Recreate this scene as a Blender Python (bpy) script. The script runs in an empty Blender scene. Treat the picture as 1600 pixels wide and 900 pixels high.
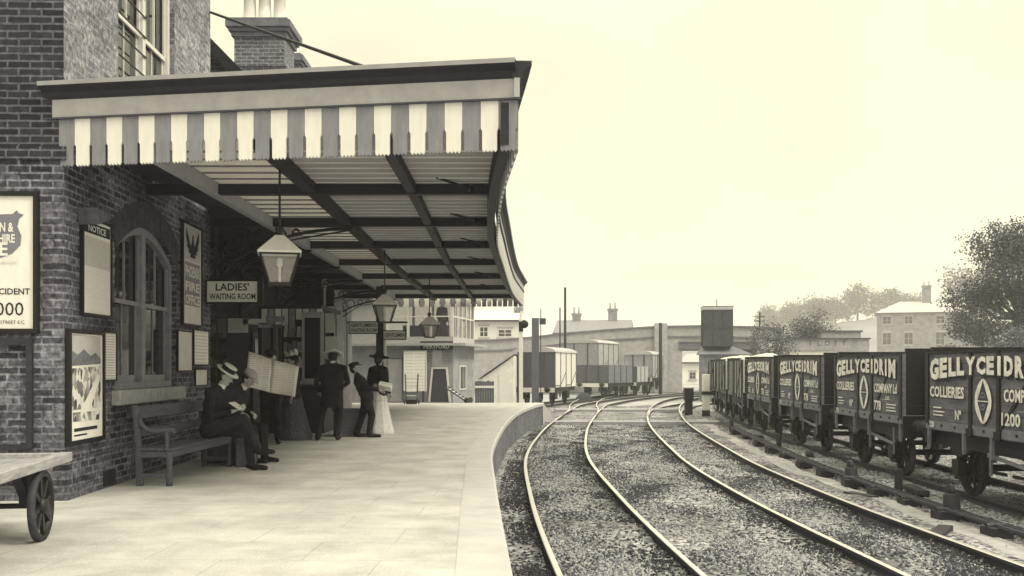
import bpy, math, random
import numpy as np
from mathutils import Vector, Matrix
R = math.radians
random.seed(7); rng = np.random.default_rng(7)
sc = bpy.context.scene
COL = sc.collection
# ------------------------------------------------------------------ camera
F, HZ, CH = 1650.0, 573.0, 1.40          # focal length and horizon row in px of the 1600 px photograph, eye height over the platform
cam_d = bpy.data.cameras.new("camera"); cam = bpy.data.objects.new("camera", cam_d); COL.objects.link(cam)
cam.location = (0, 0, CH); cam.rotation_euler = (R(90), 0, 0)
cam_d.sensor_width = 36; cam_d.lens = 36 * F / 1600; cam_d.shift_y = (HZ - 450) / 1600
cam_d.clip_start = .1; cam_d.clip_end = 4000
sc.camera = cam
# ------------------------------------------------------------------ sky, sun, exposure
SUN_AZ, SUN_EL = 116.0, 45.0             # clockwise from +Y (down the line); degrees
TINT = (1.0, .942, .69)                  # the whole print is sepia: cream light on grey things
SKY_STRENGTH, SKY_CAP, HAZE = .15, 1.85, .0008
w = bpy.data.worlds.new("World"); sc.world = w; w.use_nodes = True
nt = w.node_tree; nt.nodes.clear()
sky = nt.nodes.new("ShaderNodeTexSky"); sky.sky_type = 'NISHITA'; sky.sun_disc = False
sky.sun_elevation = R(SUN_EL); sky.sun_rotation = R(SUN_AZ); sky.air_density = 1.5; sky.dust_density = 6.0
bw = nt.nodes.new("ShaderNodeRGBToBW"); nt.links.new(sky.outputs[0], bw.inputs[0])
mx = nt.nodes.new("ShaderNodeMath"); mx.operation = 'MINIMUM'; mx.inputs[1].default_value = SKY_CAP
nt.links.new(bw.outputs[0], mx.inputs[0])
mn = nt.nodes.new("ShaderNodeMath"); mn.operation = 'MAXIMUM'; mn.inputs[1].default_value = SKY_CAP * .93
nt.links.new(mx.outputs[0], mn.inputs[0])
tn = nt.nodes.new("ShaderNodeMix"); tn.data_type = 'RGBA'; tn.blend_type = 'MULTIPLY'; tn.inputs[0].default_value = 1
nt.links.new(mn.outputs[0], tn.inputs[6]); tn.inputs[7].default_value = (*TINT, 1)
bg = nt.nodes.new("ShaderNodeBackground"); bg.inputs[1].default_value = SKY_STRENGTH
# overcast: brighter overhead than towards the horizon
gm = nt.nodes.new("ShaderNodeTexCoord"); sp = nt.nodes.new("ShaderNodeSeparateXYZ"); nt.links.new(gm.outputs["Generated"], sp.inputs[0])
mr = nt.nodes.new("ShaderNodeMapRange"); mr.interpolation_type = 'SMOOTHSTEP'; mr.inputs[1].default_value = .26; mr.inputs[2].default_value = .80; mr.inputs[3].default_value = 1.0; mr.inputs[4].default_value = 2.9; nt.links.new(sp.outputs[2], mr.inputs[0])
ov = nt.nodes.new("ShaderNodeVectorMath"); ov.operation = 'SCALE'; nt.links.new(tn.outputs[2], ov.inputs[0]); cn_ = nt.nodes.new("ShaderNodeTexNoise"); cn_.inputs["Scale"].default_value = 3.2; cn_.inputs["Detail"].default_value = 7; cn_.inputs["Roughness"].default_value = .6; nt.links.new(gm.outputs["Generated"], cn_.inputs["Vector"])
cr_ = nt.nodes.new("ShaderNodeMapRange"); cr_.inputs[1].default_value = .32; cr_.inputs[2].default_value = .62; cr_.inputs[3].default_value = .86; cr_.inputs[4].default_value = 1.02; nt.links.new(cn_.outputs["Fac"], cr_.inputs[0])
cm_ = nt.nodes.new("ShaderNodeMath"); cm_.operation = 'MULTIPLY'; nt.links.new(mr.outputs[0], cm_.inputs[0]); nt.links.new(cr_.outputs[0], cm_.inputs[1]); nt.links.new(cm_.outputs[0], ov.inputs[3])
nt.links.new(ov.outputs[0], bg.inputs[0])
wo = nt.nodes.new("ShaderNodeOutputWorld"); nt.links.new(bg.outputs[0], wo.inputs[0])
sd = bpy.data.lights.new("sun", 'SUN'); sd.energy = .7; sd.angle = R(16); sd.color = (1, .945, .72)
so = bpy.data.objects.new("sun", sd); COL.objects.link(so)
so.rotation_euler = (R(90 - SUN_EL), 0, R(180 - SUN_AZ)); so.location = (20, -5, 30)
sc.view_settings.view_transform = 'Standard'; sc.view_settings.look = 'None'
sc.view_settings.exposure = 1.92; sc.view_settings.gamma = 1
sc.cycles.max_bounces = 6; sc.cycles.volume_bounces = 1; sc.cycles.transparent_max_bounces = 12
sc.cycles.use_denoising = True
# ------------------------------------------------------------------ materials
def G(v):
    t = max(0, min(1, (v - .03) / .6))                  # the print's darks are neutral, its lights cream
    return (v, v * (1.005 - .03 * t), v * (1.39 - .83 * t + .40 * t * t), 1)
MATS = {}
def mat(name, v, v2=None, scale=6, rough=.8, bump=0, stretch=(1, 1, 1), bscale=None, detail=6, contrast=.5, metal=0, coord='Object', spec=.25):
    """grey material mottled between v and v2 by noise, with an optional bump"""
    if name in MATS: return MATS[name]
    m = bpy.data.materials.new(name); m.use_nodes = True; MATS[name] = m
    n = m.node_tree.nodes; l = m.node_tree.links; p = n["Principled BSDF"]
    p.inputs["Roughness"].default_value = rough; p.inputs["Metallic"].default_value = metal
    p.inputs["Specular IOR Level"].default_value = spec
    if v2 is None: v2 = v * .78
    tc = n.new("ShaderNodeTexCoord"); mp = n.new("ShaderNodeMapping"); mp.inputs["Scale"].default_value = stretch
    oi = n.new("ShaderNodeObjectInfo"); ad = n.new("ShaderNodeVectorMath"); ad.operation = 'MULTIPLY_ADD'
    l.new(oi.outputs["Random"], ad.inputs[0]); ad.inputs[1].default_value = (37, 23, 11); l.new(tc.outputs[coord], ad.inputs[2])
    l.new(ad.outputs[0], mp.inputs[0])
    t = n.new("ShaderNodeTexNoise"); t.inputs["Scale"].default_value = scale; t.inputs["Detail"].default_value = detail
    t.inputs["Roughness"].default_value = .62
    l.new(mp.outputs[0], t.inputs["Vector"])
    r = n.new("ShaderNodeValToRGB"); r.color_ramp.elements[0].position = .5 - contrast * .35; r.color_ramp.elements[1].position = .5 + contrast * .35
    r.color_ramp.elements[0].color = G(v2); r.color_ramp.elements[1].color = G(v)
    l.new(t.outputs["Fac"], r.inputs[0]); l.new(r.outputs[0], p.inputs["Base Color"])
    if bump:
        t2 = n.new("ShaderNodeTexNoise"); t2.inputs["Scale"].default_value = bscale or scale * 3; t2.inputs["Detail"].default_value = 5
        l.new(mp.outputs[0], t2.inputs["Vector"])
        b = n.new("ShaderNodeBump"); b.inputs["Strength"].default_value = bump; b.inputs["Distance"].default_value = .02
        l.new(t2.outputs["Fac"], b.inputs["Height"]); l.new(b.outputs[0], p.inputs["Normal"])
    return m
def brick(name, v, v2, mortar, bw_=.235, bh=.078, ms=.011, stain=.35, smooth=.15, mix_noise=.5):
    if name in MATS: return MATS[name]
    m = bpy.data.materials.new(name); m.use_nodes = True; MATS[name] = m
    n = m.node_tree.nodes; l = m.node_tree.links; p = n["Principled BSDF"]; p.inputs["Roughness"].default_value = .9
    p.inputs["Specular IOR Level"].default_value = .15
    tc = n.new("ShaderNodeTexCoord")
    wn = n.new("ShaderNodeTexNoise"); wn.inputs["Scale"].default_value = 9; l.new(tc.outputs["UV"], wn.inputs["Vector"])
    wob = n.new("ShaderNodeVectorMath"); wob.operation = 'MULTIPLY_ADD'; wob.inputs[1].default_value = (.012, .012, 0)
    l.new(wn.outputs["Color"], wob.inputs[0]); l.new(tc.outputs["UV"], wob.inputs[2])
    b = n.new("ShaderNodeTexBrick"); l.new(wob.outputs[0], b.inputs["Vector"])
    b.inputs["Color1"].default_value = G(v); b.inputs["Color2"].default_value = G(v2); b.inputs["Mortar"].default_value = G(mortar)
    b.inputs["Scale"].default_value = 1; b.inputs["Brick Width"].default_value = bw_; b.inputs["Row Height"].default_value = bh
    b.inputs["Mortar Size"].default_value = ms; b.inputs["Mortar Smooth"].default_value = smooth; b.inputs["Bias"].default_value = 0
    def noise(s, lo, hi, det=5):
        t = n.new("ShaderNodeTexNoise"); t.inputs["Scale"].default_value = s; t.inputs["Detail"].default_value = det; t.inputs["Roughness"].default_value = .65
        l.new(tc.outputs["UV"], t.inputs["Vector"])
        q = n.new("ShaderNodeMapRange"); q.inputs[1].default_value = .3; q.inputs[2].default_value = .7; q.inputs[3].default_value = lo; q.inputs[4].default_value = hi
        l.new(t.outputs["Fac"], q.inputs[0]); return q.outputs[0], t.outputs["Fac"]
    a, _ = noise(.9, 1 - stain, 1 + stain); c, cf = noise(16, 1 - mix_noise, 1 + mix_noise, 8)
    mm = n.new("ShaderNodeMath"); mm.operation = 'MULTIPLY'; l.new(a, mm.inputs[0]); l.new(c, mm.inputs[1])
    mu = n.new("ShaderNodeMix"); mu.data_type = 'RGBA'; mu.blend_type = 'MULTIPLY'; mu.inputs[0].default_value = 1
    l.new(b.outputs["Color"], mu.inputs[6]); l.new(mm.outputs[0], mu.inputs[7]); l.new(mu.outputs[2], p.inputs["Base Color"])
    h = n.new("ShaderNodeMath"); h.operation = 'MULTIPLY_ADD'; h.inputs[1].default_value = -1.0; l.new(b.outputs["Fac"], h.inputs[0])
    h2 = n.new("ShaderNodeMath"); h2.operation = 'MULTIPLY'; h2.inputs[1].default_value = .7; l.new(cf, h2.inputs[0]); l.new(h2.outputs[0], h.inputs[2])
    bp = n.new("ShaderNodeBump"); bp.inputs["Strength"].default_value = .7; bp.inputs["Distance"].default_value = .012
    l.new(h.outputs[0], bp.inputs["Height"]); l.new(bp.outputs[0], p.inputs["Normal"])
    return m
def print_mat(name, paper, ink, rows=60, cols=3, cover=.55, head=0):
    """paper with columns of broken lines of print (UV in 0..1)"""
    if name in MATS: return MATS[name]
    m = bpy.data.materials.new(name); m.use_nodes = True; MATS[name] = m
    n = m.node_tree.nodes; l = m.node_tree.links; p = n["Principled BSDF"]; p.inputs["Roughness"].default_value = .85
    tc = n.new("ShaderNodeTexCoord"); b = n.new("ShaderNodeTexBrick"); l.new(tc.outputs["Generated"], b.inputs["Vector"])
    mp = n.new("ShaderNodeMapping"); l.new(tc.outputs["UV"], mp.inputs[0]); l.new(mp.outputs[0], b.inputs["Vector"])
    b.inputs["Scale"].default_value = 1; b.inputs["Brick Width"].default_value = .9 / cols; b.inputs["Row Height"].default_value = .9 / rows
    b.inputs["Mortar Size"].default_value = .9 / rows * (1 - cover) * .5; b.offset = 0; b.inputs["Mortar Smooth"].default_value = .1
    b.inputs["Color1"].default_value = G(ink); b.inputs["Color2"].default_value = G(ink * 1.5); b.inputs["Mortar"].default_value = G(paper)
    t = n.new("ShaderNodeTexNoise"); t.inputs["Scale"].default_value = 55; t.inputs["Detail"].default_value = 3; l.new(mp.outputs[0], t.inputs["Vector"])
    q = n.new("ShaderNodeMapRange"); q.inputs[1].default_value = .35; q.inputs[2].default_value = .62; l.new(t.outputs["Fac"], q.inputs[0])
    x = n.new("ShaderNodeMix"); x.data_type = 'RGBA'; l.new(q.outputs[0], x.inputs[0]); l.new(b.outputs["Color"], x.inputs[6]); x.inputs[7].default_value = G(paper)
    l.new(x.outputs[2], p.inputs["Base Color"])
    return m
def glass_mat(name, v=.04, clear=.0, rough=.06):
    if name in MATS: return MATS[name]
    m = bpy.data.materials.new(name); m.use_nodes = True; MATS[name] = m
    n = m.node_tree.nodes; l = m.node_tree.links; p = n["Principled BSDF"]
    p.inputs["Base Color"].default_value = G(v); p.inputs["Roughness"].default_value = rough; p.inputs["Specular IOR Level"].default_value = .6
    if clear:
        tr = n.new("ShaderNodeBsdfTransparent"); x = n.new("ShaderNodeMixShader"); x.inputs[0].default_value = clear
        l.new(p.outputs[0], x.inputs[1]); l.new(tr.outputs[0], x.inputs[2]); l.new(x.outputs[0], n["Material Output"].inputs[0])
    return m
M = dict(
    platform=None,
    gutter=mat('gutter_paint', .022, .014, 6, .6, .05),
    dwood=mat('dark_wood', .032, .016, 5, .6, .1, (1, 8, 8)), mwood=mat('worn_wood', .10, .05, 5, .65, .25, (1, 8, 8)),
    lwood=mat('weathered_wood', .32, .18, 6, .8, .3, (.6, 8, 8)), iron=mat('black_iron', .009, .005, 14, .5, .15, spec=.4),
    wheel=mat('wheel_steel', .04, .02, 12, .55, .1), rust=mat('rust_iron', .07, .03, 18, .75, .3),
    railtop=mat('polished_rail', .75, .55, 30, .32, 0, metal=.55), railside=mat('rail_side', .045, .025, 22, .8, .3),
    white=mat('white_paint', .74, .60, 5, .55, .05, (3, 3, .7), contrast=.9), white2=mat('old_white_paint', .66, .5, 7, .6, .1, contrast=.9),
    grey=mat('grey_paint', .23, .165, 5, .6, .05, (3, 3, .7)), fascia=mat('stone_colour_paint', .36, .29, 6, .6, .05), dgrey=mat('dark_grey_paint', .06, .04, 8, .6, .05),
    black=mat('black_paint', .009, .005, 9, .5, .03), ink=mat('printing_ink', .022, .02, 5, .8),
    stone=mat('sill_stone', .40, .27, 9, .85, .2), board=mat('ceiling_boards', .78, .60, 4, .7, .1, (.6, 14, 1)),
    glass=glass_mat('window_glass', .02), glassl=glass_mat('lamp_glass', .5, .68, .12), glassc=glass_mat('clear_glass', .12, .72, .05),
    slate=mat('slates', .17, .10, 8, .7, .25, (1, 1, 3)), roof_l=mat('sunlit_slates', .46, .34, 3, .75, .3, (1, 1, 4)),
    plaster=mat('pale_plaster', .68, .52, 3, .85, .1), paper=mat('paper', .78, .68, 5, .8),
    wagon=mat('wagon_grey_boards', .17, .05, 4, .75, .25, (.5, 3, 3), contrast=.8), wagon_l=mat('wagon_pale_boards', .5, .22, 7, .8, .2, (2, 5, 3)),
    curb=mat('wagon_curb_rail', .20, .13, 7, .7, .15), letter=mat('lettering_white', .88, .52, 9, .7, contrast=.55),
    suit=mat('black_cloth', .016, .007, 7, .9, .8), suit2=mat('dark_tweed', .028, .012, 9, .9, .8), skin=mat('skin', .42, .34, 6, .6), hair=mat('dark_hair', .02),
    straw=mat('straw', .62, .5, 40, .8, .3), skirt=mat('pale_striped_skirt', .62, .30, 5, .85, .2, (14, 14, .4)), dress=mat('dark_striped_dress', .12, .03, 5, .85, .2, (14, 14, .4)),
    coal=mat('coal', .03, .012, 14, .5, .6), load=mat('pale_load', .6, .35, 10, .9, .6),
    leather=mat('worn_leather', .11, .06, 9, .6, .2), wicker=mat('wicker', .20, .10, 30, .8, .6, (1, 1, 3)),
    bark=mat('bark', .07, .04, 12, .9, .6), leaf=mat('leaf', .085, .05, 3, .8), leaf2=mat('leaf_light', .15, .09, 3, .8), leaf3=mat('leaf_dark', .045, .03, 3, .8),
    bridge=mat('bridge_brick', .36, .25, 2.2, .9, .3), tank=mat('tank_iron', .055, .035, 6, .8, .2),
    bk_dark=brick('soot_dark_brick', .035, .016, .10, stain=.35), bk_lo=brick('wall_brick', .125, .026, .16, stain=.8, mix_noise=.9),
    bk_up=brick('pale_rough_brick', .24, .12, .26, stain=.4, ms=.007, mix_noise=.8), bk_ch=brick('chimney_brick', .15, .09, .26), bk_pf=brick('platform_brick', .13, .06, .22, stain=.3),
    bk_house=brick('house_brick', .22, .16, .3),
)
# ------------------------------------------------------------------ mesh builder
class MB:
    def __init__(s): s.v = []; s.f = []; s.m = []; s.sm = []
    def add(s, vs, fs, m=0, smooth=False):
        o = len(s.v); s.v += [tuple(p) for p in vs]
        for f in fs: s.f.append([i + o for i in f]); s.m.append(m); s.sm.append(smooth)
        return s
    def box(s, x0, x1, y0, y1, z0, z1, m=0, mtx=None):
        vs = [(x, y, z) for x in (x0, x1) for y in (y0, y1) for z in (z0, z1)]
        if mtx is not None: vs = [mtx @ Vector(p) for p in vs]
        return s.add(vs, [(0, 1, 3, 2), (4, 6, 7, 5), (0, 4, 5, 1), (2, 3, 7, 6), (0, 2, 6, 4), (1, 5, 7, 3)], m)
    def bar(s, p0, p1, wd, ht, m=0, up=(0, 0, 1)):
        """box-section bar from p0 to p1"""
        p0 = Vector(p0); p1 = Vector(p1); d = (p1 - p0).normalized(); up = Vector(up)
        if abs(d.dot(up)) > .98: up = Vector((1, 0, 0))
        x = d.cross(up).normalized() * wd / 2; y = x.cross(d).normalized() * ht / 2
        vs = [p + a * x + b * y for p in (p0, p1) for a, b in ((-1, -1), (1, -1), (1, 1), (-1, 1))]
        return s.add(vs, [(3, 2, 1, 0), (4, 5, 6, 7), (0, 1, 5, 4), (1, 2, 6, 5), (2, 3, 7, 6), (3, 0, 4, 7)], m)
    def tube(s, pts, r, n=8, m=0, caps=True):
        pts = [Vector(p) for p in pts]; rs = r if isinstance(r, (list, tuple)) else [r] * len(pts); o = []
        for i, p in enumerate(pts):
            d = (pts[min(i + 1, len(pts) - 1)] - pts[max(i - 1, 0)]).normalized()
            a = d.cross(Vector((0, 0, 1)) if abs(d.z) < .9 else Vector((1, 0, 0))).normalized(); b = d.cross(a)
            o += [p + rs[i] * (math.cos(2 * math.pi * k / n) * a + math.sin(2 * math.pi * k / n) * b) for k in range(n)]
        fs = [(i * n + k, i * n + (k + 1) % n, (i + 1) * n + (k + 1) % n, (i + 1) * n + k) for i in range(len(pts) - 1) for k in range(n)]
        s.add(o, fs, m, True)
        if caps: s.add(o[:n], [tuple(range(n))], m); s.add(o[-n:], [tuple(range(n - 1, -1, -1))], m)
        return s
    def lathe(s, prof, c=(0, 0, 0), n=20, m=0, axis='z', mtx=None, smooth=True):
        """profile (r, h) turned about an axis through c"""
        vs = []
        for r, h in prof:
            for k in range(n):
                a = 2 * math.pi * k / n; x, y = r * math.cos(a), r * math.sin(a)
                p = {'z': (x, y, h), 'y': (x, h, y), 'x': (h, x, y)}[axis]
                p = Vector(p) + Vector(c); vs.append(mtx @ p if mtx is not None else p)
        fs = [(i * n + k, i * n + (k + 1) % n, (i + 1) * n + (k + 1) % n, (i + 1) * n + k) for i in range(len(prof) - 1) for k in range(n)]
        return s.add(vs, fs, m, smooth)
    def prism(s, poly, y0, y1, m=0):
        """polygon in x,z pulled from y0 to y1"""
        n = len(poly); vs = [(x, y0, z) for x, z in poly] + [(x, y1, z) for x, z in poly]
        fs = [tuple(range(n)), tuple(range(2 * n - 1, n - 1, -1))] + [(i, i + n, (i + 1) % n + n, (i + 1) % n) for i in range(n)]
        return s.add(vs, fs, m)
    def sweep(s, path, prof, m=0, closed=False, ends=True, smooth=False):
        """profile (side, z) swept along a level path of (x, y); side > 0 is to the right of the path"""
        n = len(prof); vs = []
        for (x, y), (nx, ny) in zip(path, normals(path)):
            vs += [(x + nx * a, y + ny * a, z) for a, z in prof]
        k = n if closed else n - 1
        fs = [(i * n + j, i * n + (j + 1) % n, (i + 1) * n + (j + 1) % n, (i + 1) * n + j) for i in range(len(path) - 1) for j in range(k)]
        s.add(vs, fs, m, smooth)
        if closed and ends: s.add(vs[:n], [tuple(range(n))], m); s.add(vs[-n:], [tuple(range(n - 1, -1, -1))], m)
        return s
    def text(s, body, size, org, u=(1, 0, 0), v=(0, 0, 1), m=0, bold=.0, align='CENTER', sx=1, sy=1, fit=None, lift=0.0):
        """flat lettering; u and v are the reading and up directions, org the baseline point"""
        c = bpy.data.curves.new("t", 'FONT'); c.body = body; c.size = size; c.align_x = align; c.offset = bold * size; c.resolution_u = 2
        o = bpy.data.objects.new("t", c); COL.objects.link(o); bpy.context.view_layer.update()
        me = bpy.data.meshes.new_from_object(o.evaluated_get(bpy.context.evaluated_depsgraph_get()))
        if fit and len(me.vertices):
            xs = [p.co.x for p in me.vertices]; sx = fit / (max(xs) - min(xs))
            if align == 'CENTER': org = Vector(org) - Vector(u) * (max(xs) + min(xs)) / 2 * sx
        u = Vector(u); v = Vector(v); nrm = u.cross(v); org = Vector(org) + nrm * lift
        s.add([org + u * (p.co.x * sx) + v * (p.co.y * sy) for p in me.vertices], [tuple(p.vertices) for p in me.polygons], m)
        bpy.data.objects.remove(o); bpy.data.meshes.remove(me); bpy.data.curves.remove(c); return s
    def build(s, name, mats, parent=None, loc=(0, 0, 0), rz=0, bevel=0, uv='box', uvr=None, smooth_all=False):
        me = bpy.data.meshes.new(name); me.from_pydata(s.v, [], s.f)
        for q in (mats if isinstance(mats, (list, tuple)) else [mats]): me.materials.append(q)
        me.polygons.foreach_set("material_index", s.m)
        me.polygons.foreach_set("use_smooth", [smooth_all or q for q in s.sm])
        V = np.array(s.v, dtype=np.float32).reshape(-1, 3)
        ul = me.uv_layers.new(name="UVMap"); nl = len(me.loops)
        li = np.empty(nl, np.int32); me.loops.foreach_get("vertex_index", li)
        nr = np.empty(len(s.f) * 3, np.float32); me.polygons.foreach_get("normal", nr); nr = np.abs(nr.reshape(-1, 3))
        lt = np.empty(len(s.f), np.int32); me.polygons.foreach_get("loop_total", lt)
        ax = np.repeat(np.argmax(nr, axis=1), lt); P = V[li]
        uvs = np.where((ax == 0)[:, None], P[:, [1, 2]], np.where((ax == 1)[:, None], P[:, [0, 2]], P[:, [0, 1]]))
        if uv == 'fit':                                    # 0..1 over the x,z extent
            a = P[:, [0, 2]]; uvs = (a - a.min(0)) / np.maximum(a.max(0) - a.min(0), 1e-6)
        ul.data.foreach_set("uv", uvs.astype(np.float32).ravel())
        me.validate(); me.update()
        o = bpy.data.objects.new(name, me); COL.objects.link(o); o.location = loc; o.rotation_euler = (0, 0, rz)
        if parent is not None: o.parent = parent
        if bevel:
            b = o.modifiers.new("bevel", 'BEVEL'); b.width = bevel; b.segments = 2; b.limit_method = 'ANGLE'
        return o
def normals(path):
    out = []
    for i in range(len(path)):
        a = path[max(i - 1, 0)]; b = path[min(i + 1, len(path) - 1)]
        dx, dy = b[0] - a[0], b[1] - a[1]; L = math.hypot(dx, dy) or 1; out.append((dy / L, -dx / L))
    return out
def tag(o, label, cat, group=None, kind=None):
    if label: o['label'] = label
    if cat: o['category'] = cat
    if group: o['group'] = group
    if kind: o['kind'] = kind
    return o
def empty(name, loc=(0, 0, 0), rz=0, label=None, cat=None, group=None):
    o = bpy.data.objects.new(name, None); COL.objects.link(o); o.location = loc; o.rotation_euler = (0, 0, rz); o.empty_display_size = .2
    return tag(o, label, cat, group)
def copy_tree(o, parent=None):
    c = o.copy(); COL.objects.link(c); c.parent = parent
    for ch in list(o.children): copy_tree(ch, c)
    return c
def struct(o): o['kind'] = 'structure'; return o
def spline(pts, step=.5):
    """smooth x(y) through (y, x) pairs; returns a list of (x, y)"""
    P = sorted(pts); out = []
    ys = [p[0] for p in P]; xs = [p[1] for p in P]; n = len(P)
    mk = [(xs[min(i + 1, n - 1)] - xs[max(i - 1, 0)]) / (ys[min(i + 1, n - 1)] - ys[max(i - 1, 0)]) for i in range(n)]
    for i in range(n - 1):
        h = ys[i + 1] - ys[i]; k = max(1, int(round(h / step)))
        for j in range(k):
            t = j / k
            out.append(((2*t**3 - 3*t**2 + 1) * xs[i] + (t**3 - 2*t**2 + t) * h * mk[i] + (-2*t**3 + 3*t**2) * xs[i+1] + (t**3 - t**2) * h * mk[i+1], ys[i] + t * h))
    out.append((xs[-1], ys[-1])); return out
def xat(path, y):
    for (x0, y0), (x1, y1) in zip(path, path[1:]):
        if y0 <= y <= y1: return x0 + (x1 - x0) * (y - y0) / (y1 - y0)
    return path[0][0] if y < path[0][1] else path[-1][0]
def headat(path, y):
    d = (xat(path, y + .6) - xat(path, y - .6)) / 1.2
    return math.atan2(1, d)                                 # direction of travel, radians from +X
def offset(path, a): return [(x + nx * a, y + ny * a) for (x, y), (nx, ny) in zip(path, normals(path))]
def P(px, py, Y): return Vector(((px - 800) / F * Y, Y, CH - (py - HZ) / F * Y))     # the place seen at a photo pixel, Y metres down the line
def gY(py, z=0.0): return F * (CH - z) / (py - HZ)
# ================================================================== lines on the ground
T1 = spline([(3, 1.68), (11, 1.25), (17.4, 1.07), (25.7, 1.10), (35, 1.72), (42.5, 2.45), (56, 4.05), (63, 5.2), (76, 9.2), (90, 16.2), (110, 29)])
T2 = spline([(3, 5.3), (11, 4.88), (18, 4.66), (25.9, 4.85), (43.9, 6.4), (63, 9.4), (76, 12.9), (90, 19.9), (110, 33)])
T3 = spline([(8, 8.72), (14, 8.60), (19, 8.62), (25, 8.80), (31, 9.0), (37, 9.4), (43, 9.95), (49, 10.6), (55, 11.4), (61, 12.4)])
T4 = spline([(53, -.55), (58, .75), (62, 1.85), (68, 3.7), (75, 6.2), (84, 10.0)])
EDGE = spline([(-6, .55), (2, .17), (7.06, -.04), (13, -.25), (18.2, -.37), (26.6, -.18), (33, .18), (38, .72), (41, 1.2)])
RT, GZ = -.78, -.90                                         # rail top, ballast level
# the ground, one sheet out past the horizon
g = MB(); g.add([(-900, -300, GZ - .06), (900, -300, GZ - .06), (900, 1200, GZ - .06), (-900, 1200, GZ - .06)], [(0, 1, 2, 3)])
struct(g.build('ground', mat('dusty_earth', .36, .2, .35, .95, .3, bscale=6)))
def gheight(x, y):
    return .022 * math.sin(x * 2.3 + y * .7) + .02 * math.sin(x * .9 - y * 1.7 + 1) + .012 * math.sin(x * 5.1 + y * 3.3)
def ballast_mat():
    m = bpy.data.materials.new('ballast'); m.use_nodes = True; n = m.node_tree.nodes; l = m.node_tree.links; p = n["Principled BSDF"]
    p.inputs["Roughness"].default_value = .95; p.inputs["Specular IOR Level"].default_value = .1
    tc = n.new("ShaderNodeTexCoord")
    v = n.new("ShaderNodeTexVoronoi"); v.inputs["Scale"].default_value = 17; l.new(tc.outputs["Object"], v.inputs["Vector"])
    big = n.new("ShaderNodeTexNoise"); big.inputs["Scale"].default_value = .8; big.inputs["Detail"].default_value = 7; big.inputs["Roughness"].default_value = .7
    l.new(tc.outputs["Object"], big.inputs["Vector"])
    r1 = n.new("ShaderNodeValToRGB"); r1.color_ramp.elements[0].color = G(.04); r1.color_ramp.elements[1].color = G(.33); r1.color_ramp.elements[0].position = .15; r1.color_ramp.elements[1].position = .85
    bwn = n.new("ShaderNodeRGBToBW"); l.new(v.outputs["Color"], bwn.inputs[0]); l.new(bwn.outputs[0], r1.inputs[0])
    r2 = n.new("ShaderNodeMapRange"); r2.inputs[1].default_value = .35; r2.inputs[2].default_value = .65; r2.inputs[3].default_value = .5; r2.inputs[4].default_value = 1.5; l.new(big.outputs["Fac"], r2.inputs[0])
    x = n.new("ShaderNodeMix"); x.data_type = 'RGBA'; x.blend_type = 'MULTIPLY'; x.inputs[0].default_value = 1; l.new(r1.outputs[0], x.inputs[6]); l.new(r2.outputs[0], x.inputs[7])
    l.new(x.outputs[2], p.inputs["Base Color"])
    b = n.new("ShaderNodeBump"); b.inputs["Strength"].default_value = .8; b.inputs["Distance"].default_value = .03; b.invert = True
    l.new(v.outputs["Distance"], b.inputs["Height"]); l.new(b.outputs[0], p.inputs["Normal"]); return m
BAL = ballast_mat()
g = MB(); xs = np.arange(-2.5, 14.01, .25); ys = np.concatenate([np.arange(5, 30, .25), np.arange(30, 64, 1.0)])
vs = [(x + (max(0, y - 45) ** 2) * .006, y, GZ + gheight(x, y) + (.05 if 5.75 < x - (xat(T2, y) - 4.8) < 6.2 else 0)) for y in ys for x in xs]; nx = len(xs)
g.add(vs, [(j * nx + i, j * nx + i + 1, (j + 1) * nx + i + 1, (j + 1) * nx + i) for j in range(len(ys) - 1) for i in range(nx - 1)], 0, True)
struct(g.build('ballast_bed', BAL))
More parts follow.
